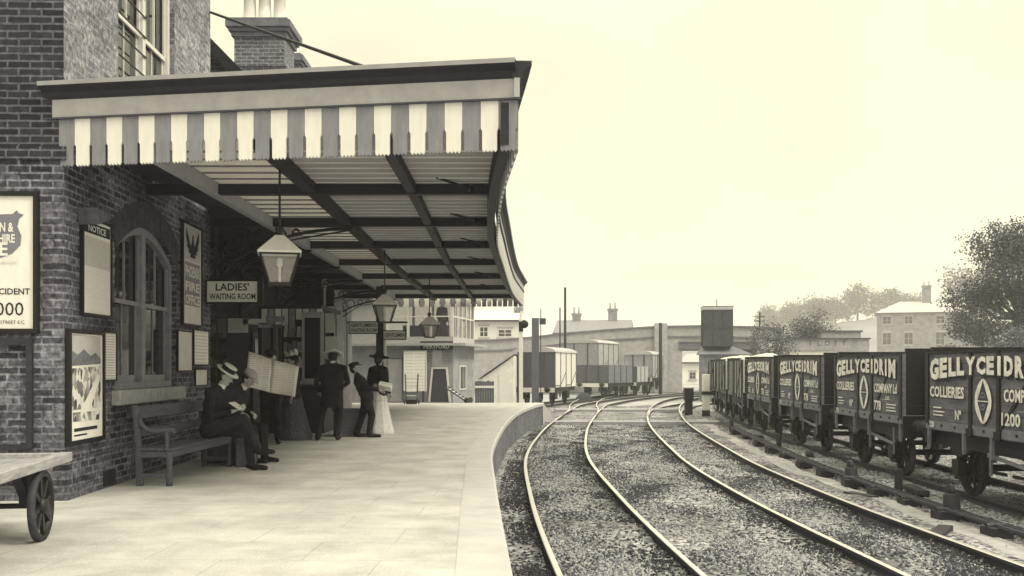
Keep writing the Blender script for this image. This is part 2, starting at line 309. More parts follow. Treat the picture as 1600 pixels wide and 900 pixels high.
# loose stones, thick near the camera
def scatter(name, m, N, size, region, dens, seed, lift=0, dark_band=None):
    rg = np.random.default_rng(seed); base = np.array([[1, 0, 0], [-1, 0, 0], [0, 1, 0], [0, -1, 0], [0, 0, 1], [0, 0, -1]], float)
    fc = np.array([[0, 2, 4], [2, 1, 4], [1, 3, 4], [3, 0, 4], [2, 0, 5], [1, 2, 5], [3, 1, 5], [0, 3, 5]])
    pts = []
    while len(pts) < N:
        u = rg.random(2); y = region[2] * (region[3] / region[2]) ** u[0]; x = region[0](y) + (region[1](y) - region[0](y)) * u[1]
        if dens(x, y) < rg.random(): continue
        pts.append((x, y, GZ + gheight(x, y) + lift))
    pts = np.array(pts); n = len(pts)
    ang = rg.random((n, 3)) * 6.28; s = size * (.45 + rg.random((n, 1, 3)) * .9)
    b = np.repeat(base[None], n, 0) * s
    ca, sa = np.cos(ang[:, 0])[:, None], np.sin(ang[:, 0])[:, None]; b = np.stack([b[..., 0] * ca - b[..., 1] * sa, b[..., 0] * sa + b[..., 1] * ca, b[..., 2]], -1)
    ca, sa = np.cos(ang[:, 1])[:, None], np.sin(ang[:, 1])[:, None]; b = np.stack([b[..., 0], b[..., 1] * ca - b[..., 2] * sa, b[..., 1] * sa + b[..., 2] * ca], -1)
    V = (b + pts[:, None]).reshape(-1, 3); Fc = (fc[None] + (np.arange(n) * 6)[:, None, None]).reshape(-1, 3)
    me = bpy.data.meshes.new(name); me.vertices.add(len(V)); me.vertices.foreach_set("co", V.astype(np.float32).ravel())
    me.loops.add(len(Fc) * 3); me.loops.foreach_set("vertex_index", Fc.astype(np.int32).ravel())
    me.polygons.add(len(Fc)); me.polygons.foreach_set("loop_start", np.arange(0, len(Fc) * 3, 3, dtype=np.int32)); me.polygons.foreach_set("loop_total", np.full(len(Fc), 3, np.int32))
    for q in m: me.materials.append(q)
    mi = rg.integers(0, 3, n)
    pz = np.array([math.sin(p_[0] * 1.7 + 1.3 * math.sin(p_[1] * .45)) * math.sin(p_[1] * .62 + p_[0] * .8) + .6 * math.sin(p_[0] * 4.1 - p_[1] * 1.9) for p_ in pts]); mi = np.where(rg.random(n) < .33 + .26 * pz, 0, np.where(rg.random(n) < .5 - .3 * pz, 2, 1))
    if dark_band: mi = np.where([dark_band(p_[0], p_[1]) > rg.random() for p_ in pts], 3, mi)
    me.polygons.foreach_set("material_index", np.repeat(mi, 8).astype(np.int32))
    me.update(); me.validate(); o = bpy.data.objects.new(name, me); COL.objects.link(o); return o
SM = [mat('stone_light', .36, .24, 20, .9), mat('stone_mid', .17, .09, 20, .9), mat('stone_dark', .05, .025, 20, .9), mat('darkest_stone', .022, .012, 20, .7)]
def patch(x, y): return .12 + .88 * max(0, min(1, .5 + 1.1 * math.sin(x * 1.9 + math.sin(y * .8) * 2) * math.sin(y * 1.1 + x)))
def rail_band(x, y):                                            # darkest stones along each rail, mostly on its left
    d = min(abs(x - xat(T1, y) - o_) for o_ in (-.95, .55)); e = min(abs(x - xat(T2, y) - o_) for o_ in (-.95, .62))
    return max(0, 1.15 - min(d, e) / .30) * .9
o = scatter('gravel', SM, 76000, .026, (lambda y: xat(EDGE, y) + .12, lambda y: xat(T2, y) + 1.5, 6.5, 44), patch, 3, 0, rail_band)
tag(o, None, None, None, 'stuff')
o = scatter('cinders', [SM[1], SM[0], SM[0], SM[3]], 9000, .03, (lambda y: xat(T2, y) + 1.5, lambda y: xat(T3, y) + 3, 9, 50), lambda x, y: .7, 5)
tag(o, None, None, None, 'stuff')
# tufts of dry weeds between the rails and by the siding
def tufts(name, N, region, seed, ms, h):
    rg = random.Random(seed); b = MB()
    for _ in range(N):
        y = region[2] * (region[3] / region[2]) ** rg.random(); x = region[0](y) + (region[1](y) - region[0](y)) * rg.random()
        if math.sin(x * 2.1 + y * .6) * math.sin(y * .9 - x) < .05 and rg.random() < .8: continue
        z = GZ + gheight(x, y); q = rg.randrange(len(ms))
        for k in range(5):
            a = rg.random() * 6.28; hh = h * (.4 + rg.random()); dx, dy = math.cos(a), math.sin(a); r = hh * .8 * rg.random(); wd = .008
            b.add([(x - dy * wd, y + dx * wd, z), (x + dy * wd, y - dx * wd, z), (x + dx * r + rg.random() * .03, y + dy * r, z + hh)], [(0, 1, 2)], q)
    return tag(b.build(name, ms), None, None, None, 'stuff')
tufts('weeds', 4200, (lambda y: xat(EDGE, y) + .2, lambda y: xat(T2, y) + 3.8, 7, 40), 11, [mat('dry_grass', .38, .26, 4), mat('dark_grass', .13, .08, 4)], .055)
# dusty trodden strip beside the second track
g = MB(); pth_ = [(x + 1.02 + .05 * math.sin(y * 1.3), y) for x, y in offset(T2, .4) if 6 < y < 46]
vs = [(x + a, y, GZ + .03 + gheight(x + a, y)) for x, y in pth_ for a in (-.30, -.1, .1, .32)]
g.add(vs, [(i * 4 + k, i * 4 + k + 1, i * 4 + 5 + k, i * 4 + 4 + k) for i in range(len(pth_) - 1) for k in range(3)], 0, True)
struct(g.build('path', mat('trodden_dust', .40, .2, 5, .95, .4, bscale=30, contrast=.8)))
# platform
g = MB(); ed = [p for p in EDGE if p[1] >= -6]
PM = bpy.data.materials.new('platform_flags'); PM.use_nodes = True
n = PM.node_tree.nodes; l = PM.node_tree.links; p = n["Principled BSDF"]; p.inputs["Roughness"].default_value = .9; p.inputs["Specular IOR Level"].default_value = .15
tc = n.new("ShaderNodeTexCoord"); mp = n.new("ShaderNodeMapping"); mp.inputs["Rotation"].default_value = (0, 0, R(1.5)); l.new(tc.outputs["Object"], mp.inputs[0])
bt = n.new("ShaderNodeTexBrick"); l.new(mp.outputs[0], bt.inputs["Vector"]); bt.inputs["Scale"].default_value = 1; bt.inputs["Brick Width"].default_value = 1.15; bt.inputs["Row Height"].default_value = .76
bt.inputs["Mortar Size"].default_value = .0045; bt.inputs["Color1"].default_value = G(.46); bt.inputs["Color2"].default_value = G(.45); bt.inputs["Mortar"].default_value = G(.32); bt.inputs["Mortar Smooth"].default_value = .3
ns = n.new("ShaderNodeTexNoise"); ns.inputs["Scale"].default_value = 1.3; ns.inputs["Detail"].default_value = 9; ns.inputs["Roughness"].default_value = .68; l.new(tc.outputs["Object"], ns.inputs["Vector"])
q = n.new("ShaderNodeMapRange"); q.inputs[1].default_value = .3; q.inputs[2].default_value = .65; q.inputs[3].default_value = .66; q.inputs[4].default_value = 1.06; l.new(ns.outputs["Fac"], q.inputs[0])
g2 = n.new("ShaderNodeTexNoise"); g2.inputs["Scale"].default_value = 48; g2.inputs["Detail"].default_value = 6; g2.inputs["Roughness"].default_value = .75; l.new(tc.outputs["Object"], g2.inputs["Vector"])
q2 = n.new("ShaderNodeMapRange"); q2.inputs[1].default_value = .3; q2.inputs[2].default_value = .6; q2.inputs[3].default_value = .74; q2.inputs[4].default_value = 1.04; l.new(g2.outputs["Fac"], q2.inputs[0])
qq = n.new("ShaderNodeMath"); qq.operation = 'MULTIPLY'; l.new(q.outputs[0], qq.inputs[0]); l.new(q2.outputs[0], qq.inputs[1])
x = n.new("ShaderNodeMix"); x.data_type = 'RGBA'; x.blend_type = 'MULTIPLY'; x.inputs[0].default_value = 1; l.new(bt.outputs["Color"], x.inputs[6]); l.new(qq.outputs[0], x.inputs[7]); l.new(x.outputs[2], p.inputs["Base Color"])
b2 = n.new("ShaderNodeBump"); b2.inputs["Strength"].default_value = .35; b2.inputs["Distance"].default_value = .01; n3 = n.new("ShaderNodeTexNoise"); n3.inputs["Scale"].default_value = 40; n3.inputs["Detail"].default_value = 5
l.new(tc.outputs["Object"], n3.inputs["Vector"]); l.new(n3.outputs["Fac"], b2.inputs["Height"]); l.new(b2.outputs[0], p.inputs["Normal"])
k = len(ed); vs = [(-14, y, 0) for x, y in ed] + [(x - .32, y, 0) for x, y in ed]
g.add(vs, [(i, i + k, i + 1 + k, i + 1) for i in range(k - 1)])
vs = [(-14, 41, 0), (.88, 41, 0), (1.6, 46, GZ), (-14, 46, GZ)]; g.add(vs, [(0, 1, 2, 3)])
pl = struct(g.build('platform', PM))
g = MB(); g.sweep(ed, [(-.34, -.05), (-.34, .004), (.02, .004), (.05, -.02), (.05, -.11), (-.34, -.11)], 0, True)
g.build('coping', mat('coping_stone', .44, .33, 3, .85, .15, contrast=.7), pl)
g = MB(); g.sweep(ed, [(0, -.112), (-.03, GZ - .1)]); g.build('platform_wall', M['bk_pf'], pl)
g = MB(); g.add([(1.2, 41, .004), (1.9, 46, GZ), (1.55, 46, GZ), (.86, 41, .004), (1.2, 41, GZ - .1), (1.9, 46, GZ - .2)], [(0, 1, 2, 3), (0, 4, 5, 1)]); g.build('ramp_coping', M['stone'], pl)
# rails: each one a thing with its polished head
def rail(path, off, name, label, group, y0, y1, top='railtop'):
    p_ = [q for q in offset(path, off) if y0 <= q[1] <= y1]
    b = MB(); b.sweep(p_, [(-.036, RT), (-.036, RT - .04), (-.012, RT - .055), (-.012, RT - .115), (-.05, RT - .15), (.05, RT - .15), (.012, RT - .115), (.012, RT - .055), (.036, RT - .04), (.036, RT)], 0, False)
    t = b.build(name, M['railside']); tag(t, label, 'rail', group)
    b = MB(); b.sweep(p_, [(-.036, RT), (-.028, RT + .006), (.028, RT + .006), (.036, RT)], 0); b.build('rail_head', M[top], t)
grp = 'running rails of the two main lines'
rail(T1, -.75, 'rail', 'bright running rail nearest to the platform edge', grp, 3, 110)
rail(T1, .75, 'rail', 'second running rail out from the platform, inner rail of the first track', grp, 3, 110)
rail(T2, -.75, 'rail', 'third running rail out from the platform, left rail of the second track', grp, 3, 110)
rail(T2, .75, 'rail', 'fourth running rail out from the platform, beside the sandy strip', grp, 3, 110)
grp = 'rails of the coal siding'
rail(T3, -.75, 'rail', 'dull siding rail under the near wheels of the coal wagons', grp, 8, 61, 'railside')
rail(T3, .75, 'rail', 'dull siding rail under the far wheels of the coal wagons', grp, 8, 61, 'railside')
grp = 'rails of the siding at the platform end'
rail(T4, -.75, 'rail', 'left rail under the covered van beyond the platform ramp', grp, 53, 84, 'railside')
rail(T4, .75, 'rail', 'right rail under the covered van beyond the platform ramp', grp, 53, 84, 'railside')
grp = 'turnout rails in the far yard'
T5 = spline([(47, xat(T1, 47)), (54, xat(T1, 54) - .12), (60, xat(T1, 60) - .55), (67, xat(T1, 67) - 1.5), (76, xat(T1, 76) - 3.0), (88, xat(T1, 88) - 5.4)])
T6 = spline([(47, xat(T2, 47)), (53, xat(T2, 53) + .15), (59, xat(T2, 59) + .8), (66, xat(T2, 66) + 2.0)])
rail(T5, -.75, 'rail', 'left rail of the branch that leaves the platform track towards the vans', grp, 47, 88)
rail(T5, .75, 'rail', 'right rail of the branch that leaves the platform track towards the vans', grp, 47, 88)
rail(T6, -.75, 'rail', 'left rail of the branch that leaves the second track by the white post', grp, 47, 66)
rail(T6, .75, 'rail', 'right rail of the branch that leaves the second track by the white post', grp, 47, 66)
# timber crossings between the rails
def crossing(y, d, xa, xb, label):
    t = empty('board_crossing', (xa, y, RT), 0, label, 'crossing', 'board crossings over the tracks')
    cuts = [xa] + [xat(offset(T, s), y) for T in (T1, T2) for s in (-.75, .75)] + [xb]
    for i, (a, b) in enumerate(zip(cuts, cuts[1:])):
        q = MB(); a2, b2 = a + (.08 if i else 0), b - (.06 if i < 4 else 0)
        for k in range(3): q.box(a2 - xa, b2 - xa, k * d / 3 + .006, (k + 1) * d / 3 - .006, -.14, .012)
        q.build('crossing_boards', M['lwood'], t, bevel=.006)
crossing(41.6, 1.0, .9 + .35, 8.6, 'pale plank crossing over both tracks near the end of the platform')
crossing(53.5, 1.6, 2.2, 8.9, 'second plank crossing farther up the line beside the white post')
# ================================================================== station building
WA = math.atan(.0333); C0 = Vector((-4.69, 11.05, 0)); WRZ = R(90) + WA
def wY(px): return 4.322 / ((800 - px) / F - .0333)
def wS(px): return (wY(px) - 11.05) / math.cos(WA)
def wZ(px, py): return CH - (py - HZ) * wY(px) / F
def wallpos(s, out=0, z=0): d = Vector((-math.sin(WA), math.cos(WA), 0)); nn = Vector((math.cos(WA), math.sin(WA), 0)); return C0 + d * s + nn * out + Vector((0, 0, z))
def band(b, s0, s1, z0, z1, ops, depth, m=0, y=0.0):
    cur = s0
    for a, c, lo, sp, rise in sorted(ops):
        b.add([(cur, y, z0), (a, y, z0), (a, y, z1), (cur, y, z1)], [(0, 1, 2, 3)], m)
        if lo > z0: b.add([(a, y, z0), (c, y, z0), (c, y, lo), (a, y, lo)], [(0, 1, 2, 3)], m)
        N = 14 if rise else 1; top = [(a + (c - a) * k / N, sp + rise * (1 - (2 * k / N - 1) ** 2)) for k in range(N + 1)]
        for (xa, za), (xb, zb) in zip(top, top[1:]):
            b.add([(xa, y, za), (xb, y, zb), (xb, y, z1), (xa, y, z1)], [(0, 1, 2, 3)], m)
            b.add([(xa, y, za), (xa, y + depth, za), (xb, y + depth, zb), (xb, y, zb)], [(0, 1, 2, 3)], m)
        b.add([(a, y, lo), (a, y + depth, lo), (a, y + depth, sp), (a, y, sp)], [(0, 1, 2, 3)], m)
        b.add([(c, y, lo), (c, y, sp), (c, y + depth, sp), (c, y + depth, lo)], [(0, 1, 2, 3)], m)
        b.add([(a, y, lo), (c, y, lo), (c, y + depth, lo), (a, y + depth, lo)], [(0, 1, 2, 3)], m)
        cur = c
    b.add([(cur, y, z0), (s1, y, z0), (s1, y, z1), (cur, y, z1)], [(0, 1, 2, 3)], m)
st = empty('station_building', C0, WRZ, 'two storey brick station building with arched window and posters on its wall', 'building')
SE = 6.08
lw = (1.56, 4.15, 1.12, 2.82, .40); uw = (1.68, 4.05, 4.45, 6.95, .0)
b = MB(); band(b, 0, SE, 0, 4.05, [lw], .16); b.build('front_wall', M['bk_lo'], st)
b = MB(); band(b, 0, SE, 4.05, 9.4, [uw], .16); b.build('upper_front_wall', M['bk_up'], st)
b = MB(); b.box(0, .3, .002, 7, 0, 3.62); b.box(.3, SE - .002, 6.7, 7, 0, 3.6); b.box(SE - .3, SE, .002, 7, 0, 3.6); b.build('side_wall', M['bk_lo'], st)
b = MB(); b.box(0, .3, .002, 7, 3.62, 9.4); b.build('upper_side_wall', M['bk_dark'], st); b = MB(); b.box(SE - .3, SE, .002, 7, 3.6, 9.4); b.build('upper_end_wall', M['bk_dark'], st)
b = MB(); b.box(-.035, 0, -.03, 7, 3.56, 3.70); b.build('string_course', M['bk_dark'], st)
b = MB(); b.box(-.03, SE - 4.6, -.045, 0, 0, .42); b.box(-.03, 0, 0, 7, 0, .42); b.box(SE - 4.6, SE, -.045, 0, 0, .42); b.build('plinth', M['bk_lo'], st)
b = MB(); b.box(-.5, SE + .5, -.5, 7.5, 9.4, 9.6); b.add([(-.5, -.5, 9.6), (SE + .5, -.5, 9.6), (SE + .5, 7.5, 9.6), (-.5, 7.5, 9.6), (SE / 2, 3, 11.6), (SE / 2, 4, 11.6)], [(0, 1, 4), (1, 2, 5, 4), (2, 3, 5), (3, 0, 4, 5)]); b.build('roof', M['slate'], st)
# brick arch over the window
b = MB(); N = 40; a, c, lo, sp, rise = lw
for k in range(N):
    q = []
    for t in (k / N + .003, (k + 1) / N - .003):
        xx = a + (c - a) * t; zz = sp + rise * (1 - (2 * t - 1) ** 2); sl = -4 * rise * (2 * t - 1) / (c - a); nl = math.hypot(1, sl)
        q.append(((xx, zz), (xx - sl / nl * .33, zz + .33 / nl)))
    b.add([(q[0][0][0], -.012, q[0][0][1]), (q[1][0][0], -.012, q[1][0][1]), (q[1][1][0], -.012, q[1][1][1]), (q[0][1][0], -.012, q[0][1][1]),
           (q[0][0][0], .0, q[0][0][1]), (q[1][0][0], .0, q[1][0][1]), (q[1][1][0], .0, q[1][1][1]), (q[0][1][0], .0, q[0][1][1])],
          [(0, 1, 2, 3), (0, 4, 5, 1), (1, 5, 6, 2), (2, 6, 7, 3), (3, 7, 4, 0)])
b.build('brick_arch', mat('arch_brick', .085, .03, 9, .9, .4), st)
def sash(parent, op, sashes, fm, bars=0, ymid=.10):
    a, c, lo, sp, rise = op
    fr = MB(); top = sp + rise
    N = 14; arc = [(a + (c - a) * k / N, sp + rise * (1 - (2 * k / N - 1) ** 2)) for k in range(N + 1)]
    fr.box(a, a + .09, ymid - .03, ymid + .08, lo, sp); fr.box(c - .09, c, ymid - .03, ymid + .08, lo, sp); fr.box(a + .09, c - .09, ymid - .03, ymid + .08, lo, lo + .08)
    for (xa, za), (xb, zb) in zip(arc, arc[1:]):
        fr.add([(xa, y, z) for y in (ymid - .03, ymid + .08) for z in (za - .10, za)] + [(xb, y, z) for y in (ymid - .03, ymid + .08) for z in (zb - .10, zb)],
               [(0, 1, 5, 4), (2, 6, 7, 3), (0, 4, 6, 2)])
    for i, (x0, x1) in enumerate(sashes):
        if i: fr.box(sashes[i - 1][1], x0, ymid - .035, ymid + .08, lo + .08, sp + rise * .86)
    f = fr.build('window_frame', fm, parent); zm = lo + (top - lo) * .52
    for x0, x1 in sashes:
        s = MB(); tz = sp + rise * .62 if rise else sp - .1
        s.box(x0, x1, ymid, ymid + .03, zm - .025, zm + .03); s.box(x0, x0 + .045, ymid, ymid + .03, zm, tz); s.box(x1 - .045, x1, ymid, ymid + .03, zm, tz)
        s.box(x0, x0 + .045, ymid + .035, ymid + .06, lo + .08, zm); s.box(x1 - .045, x1, ymid + .035, ymid + .06, lo + .08, zm); s.box(x0, x1, ymid + .035, ymid + .06, lo + .08, lo + .17)
        xm = (x0 + x1) / 2; s.box(xm - .012, xm + .012, ymid + .002, ymid + .028, zm, tz); s.box(xm - .012, xm + .012, ymid + .037, ymid + .058, lo + .1, zm)
        s.build('sash', fm, f)
    gl = MB(); gl.add([(a, ymid + .05, lo)] + [(c, ymid + .05, lo)] + [(x, ymid + .05, z) for x, z in reversed(arc)], [tuple(range(N + 3))]); gl.build('pane', M['glass'], f)
    if bars:
        r_ = MB()
        for k in range(bars): r_.tube([(a + .02, ymid - .05, lo + .25 + k * .26), (sashes[0][1] + .1, ymid - .05, lo + .25 + k * .26)], .012, 6)
        r_.build('guard_bars', M['iron'], f)
    return f
fm = mat('window_paint', .27, .18, 7, .6, .05)
f = sash(st, lw, [(1.66, 2.78), (2.94, 4.05)], fm)
b = MB(); b.box(1.72, 2.7, .20, .21, 1.3, 1.62); b.box(3.0, 3.9, .20, .21, 1.3, 1.6)
b = MB(); b.box(1.45, 4.28, -.10, .158, .94, 1.118); b.build('window_sill', M['stone'], st, bevel=.012)
f = sash(st, uw, [(1.78, 2.82), (2.94, 3.95)], mat('upper_window_paint', .62, .5, 7, .6), bars=7)
# corbel, air brick and pipe-like dark frame left of the poster
b = MB(); b.prism([(wS(119), 3.12), (wS(141), 3.12), (wS(139), 3.02), (wS(122), 2.94)], -.22, 0); b.build('corbel', mat('sooty_stone', .12, .06, 8, .9, .2), st, bevel=.01)
b = MB(); b.box(wS(155), wS(174), -.052, -.045, .02, .20)
for k in range(4): b.box(wS(155) + .02, wS(174) - .02, -.058, -.052, .04 + k * .04, .052 + k * .04)
b.build('air_vent', M['iron'], st)
# upper link, roof and chimneys beyond the block
lk = empty('slate_roofed_range', (-9, 23, 0), 0, 'lower slate roofed station range with tall chimney stacks behind the canopy', 'building')
lo_ = (9, -23, 0)
b = MB(); b.box(-12, -6.6, 17.2, 40, 0, 4.3); b.build('wall', M['bk_dark'], lk, lo_)
b = MB(); b.box(-12.2, -5.05, 19.2, 40, 4.36, 6.7); b.add([(-5.05, 19.2, 6.7), (-12.2, 19.2, 6.7), (-8.6, 19.2, 10.3)], [(0, 1, 2)]); b.build('upper_wall', M['bk_ch'], lk, lo_)
rf = MB(); rf.add([(-4.82, 19.0, 6.55), (-4.82, 40, 6.55), (-8.6, 40, 10.42), (-8.6, 19.0, 10.42), (-12.4, 19.0, 6.5), (-12.4, 40, 6.5)], [(0, 1, 2, 3), (3, 2, 5, 4)]); rf = rf.build('roof', M['slate'], lk, lo_)
b = MB(); b.bar((-4.80, 18.97, 6.44), (-8.6, 18.97, 10.33), .06, .26, 0, (0, 1, 0)); b.bar((-4.86, 18.9, 6.62), (-8.6, 18.9, 10.45), .16, .05, 0, (0, 1, 0)); b.build('barge_board', M['dwood'], rf)
def stack(x0, x1, y, dd, zt, zb, pots, capm):
    b = MB(); b.box(x0, x1, y, y + dd, zb, zt - .38); e = b.build('chimney', M['bk_ch'], rf)
    q = MB(); q.box(x0 - .04, x1 + .04, y - .04, y + dd + .04, zt - 1.0, zt - .93); q.build('chimney_band', M['bk_ch'], e)
    q = MB()
    for i, (o_, z0, z1) in enumerate([(.05, zt - .38, zt - .28), (.10, zt - .28, zt - .2), (.15, zt - .2, zt - .06), (.08, zt - .06, zt)]): q.box(x0 - o_, x1 + o_, y - o_, y + dd + o_, z0 + .001, z1)
    q.build('chimney_cap', capm, e)
    for k in range(pots):
        px_ = x0 + .2 + (x1 - x0 - .4) * (k / max(1, pots - 1)); q = MB()
        q.lathe([(.15, zt), (.17, zt + .08), (.14, zt + .12), (.125, zt + .6), (.16, zt + .64), (.16, zt + .72), (.1, zt + .72)], (px_, y + dd / 2, 0), 14); q.build('chimney_pot', M['plaster'], e)
stack(P(366, 0, 22).x, P(444, 0, 22).x, 22, 1.0, P(0, 29, 22).z, 5, 3, mat('chimney_cap_stone', .16, .1, 6, .9, .2))
stack(P(428, 0, 27).x, P(466, 0, 27).x, 27, 1.0, P(0, 84, 27).z, 5, 1, MATS['chimney_cap_stone'])
# recessed dark timber front between the two blocks
rc = empty('timber_waiting_room', (-6, 17.2, 0), 0, 'dark timber glazed waiting room front set back under the canopy', 'building'); ro = (6, -17.2, 0)
b = MB(); b.box(-6.15, -6.0, 17.1, 29.6, 0, 4.3); b.box(-6.6, -5.0, 29.62, 29.7, 0, 3.6); b.build('wall', mat('sooty_timber', .03, .018, 5, .8, .2, (1, 6, 1)), rc, ro)
for y0 in (18.0, 20.4, 26.3):
    b = MB(); b.box(-5.99, -5.93, y0, y0 + 1.6, .95, 2.5); w_ = b.build('window', M['dwood'], rc, ro)
    b = MB(); b.box(-5.928, -5.922, y0 + .1, y0 + .75, 1.05, 2.4); b.box(-5.928, -5.922, y0 + .85, y0 + 1.5, 1.05, 2.4); b.build('pane', M['glass'], w_)
b = MB(); b.box(-5.99, -5.93, 24.2, 25.2, 0, 2.2); d_ = b.build('door', M['dwood'], rc, ro)
b = MB(); b.box(-5.925, -5.92, 24.35, 25.05, 1.15, 2.05); b.build('pane', M['glass'], d_)
# farther wing with arched windows
wg = empty('station_wing', (-5.35, 29.7, 0), WRZ, 'farther brick wing of the station with an arched window under the canopy', 'building')
b = MB(); band(b, 0, 7.2, 0, 4.2, [(1.9, 3.3, .95, 2.75, .55), (4.6, 6.0, .95, 2.75, .55)], .14); b.build('front_wall', mat('wing_plaster', .34, .22, 4, .85, .2), wg)
for q in ((.001, .3), (6.9, 7.199)): b = MB(); b.box(*q, .002, 5, 0, 4.2); b.build('end_wall', M['bk_dark'], wg)
for a in (1.9, 4.6): sash(wg, (a, a + 1.4, .95, 2.75, .55), [(a + .09, a + .66), (a + .74, a + 1.31)], MATS['upper_window_paint'])
b = MB(); b.tube([(-.05, -.09, 0), (-.05, -.09, 4)], .05, 10); b.build('drainpipe', M['white2'], wg)
# ================================================================== canopy over the platform
cn = empty('platform_canopy', (-2.4, 11, 0), 0, 'long platform canopy with a striped grey and white valance', 'canopy'); co = (2.4, -11, 0)
CE = [p_ for p_ in spline([(10.24, .05), (13, -.12), (15.4, -.20), (18.2, -.25), (22, -.18), (26.6, -.08), (31, .06), (36.8, .40)], .4)]
YE = 36.8; ZB, ZV, ZF, ZT = 3.48, 4.02, 4.19, 4.35
NL, NR = Vector((-4.74, 11.06, 0)), Vector((.05, 10.24, 0))
def cx(y): return xat(CE, y)
def wallx(y): return -4.74 if y < 17.1 else -6.0
def ny(x): return NL.y + (NR.y - NL.y) * (x - NL.x) / (NR.x - NL.x)     # where the slanting near end lies at this x
ysr = [11.1] + list(np.arange(12, 36.9, 1.2)) + [YE]
def strip(f0, f1, z, nm, m, thick=.04):
    b = MB(); vs = []
    yy = [None] + [y for y in ysr if y > 11.2]
    for y in yy:
        for f in (f0, f1):
            if y is None: xx = f(11.2); vs += [(xx, ny(xx) + .06, z), (xx, ny(xx) + .06, z + thick)]
            else: vs += [(f(y), y, z), (f(y), y, z + thick)]
    fs = []
    for i in range(len(yy) - 1):
        o = i * 4; fs += [(o, o + 2, o + 6, o + 4), (o + 1, o + 5, o + 7, o + 3)]
    b.add(vs, fs); return b.build(nm, m, cn, co)
strip(lambda y: wallx(y) if y < 17.1 else -6.0, lambda y: -3.88, 3.86, 'soffit', mat('dark_soffit', .045, .03, 5, .7, .1, (.6, 10, 1)))
tl = bpy.data.materials.new('frosted_roof_glass'); tl.use_nodes = True; n = tl.node_tree.nodes; l = tl.node_tree.links
t_ = n.new("ShaderNodeBsdfTranslucent"); t_.inputs[0].default_value = G(.6); d_ = n.new("ShaderNodeBsdfDiffuse"); d_.inputs[0].default_value = G(.5); x_ = n.new("ShaderNodeMixShader"); x_.inputs[0].default_value = .5
l.new(t_.outputs[0], x_.inputs[1]); l.new(d_.outputs[0], x_.inputs[2]); l.new(x_.outputs[0], n["Material Output"].inputs[0])
strip(lambda y: -3.80, lambda y: -2.62, 3.775, 'roof_light', tl, .012)
rg_ = tl.copy(); rg_.name = 'ribbed_roof_glass'; [setattr(q.inputs[0], 'default_value', G(.55) if q.type == 'BSDF_DIFFUSE' else G(.34)) for q in rg_.node_tree.nodes if q.type in ('BSDF_DIFFUSE', 'BSDF_TRANSLUCENT')]
wv = rg_.node_tree.nodes.new("ShaderNodeTexNoise"); wv.inputs["Scale"].default_value = 3; wv.inputs["Detail"].default_value = 6; tc3 = rg_.node_tree.nodes.new("ShaderNodeTexCoord"); mp3 = rg_.node_tree.nodes.new("ShaderNodeMapping"); mp3.inputs["Scale"].default_value = (.5, 12, 1)
rp3 = rg_.node_tree.nodes.new("ShaderNodeValToRGB"); rp3.color_ramp.elements[0].position = .32; rp3.color_ramp.elements[1].position = .68; rp3.color_ramp.elements[0].color = G(.10); rp3.color_ramp.elements[1].color = G(.30)
L3 = rg_.node_tree.links; L3.new(tc3.outputs["Object"], mp3.inputs[0]); L3.new(mp3.outputs[0], wv.inputs["Vector"]); L3.new(wv.outputs["Fac"], rp3.inputs[0]); [L3.new(rp3.outputs[0], q.inputs[0]) for q in rg_.node_tree.nodes if q.type == 'BSDF_TRANSLUCENT']
strip(lambda y: -2.62, lambda y: cx(y) - .04, 3.775, 'ceiling', rg_, .012)
b = MB(); yy = [11.3] + ysr[1:]; vs = []
for y in yy: vs += [(wallx(y), y, 4.02), (-3.86, y, 4.06)]
b.add(vs, [(i * 2, i * 2 + 1, i * 2 + 3, i * 2 + 2) for i in range(len(yy) - 1)])
b.build('roof_sheet', mat('lead_roof', .2, .14, 3, .6), cn, co)
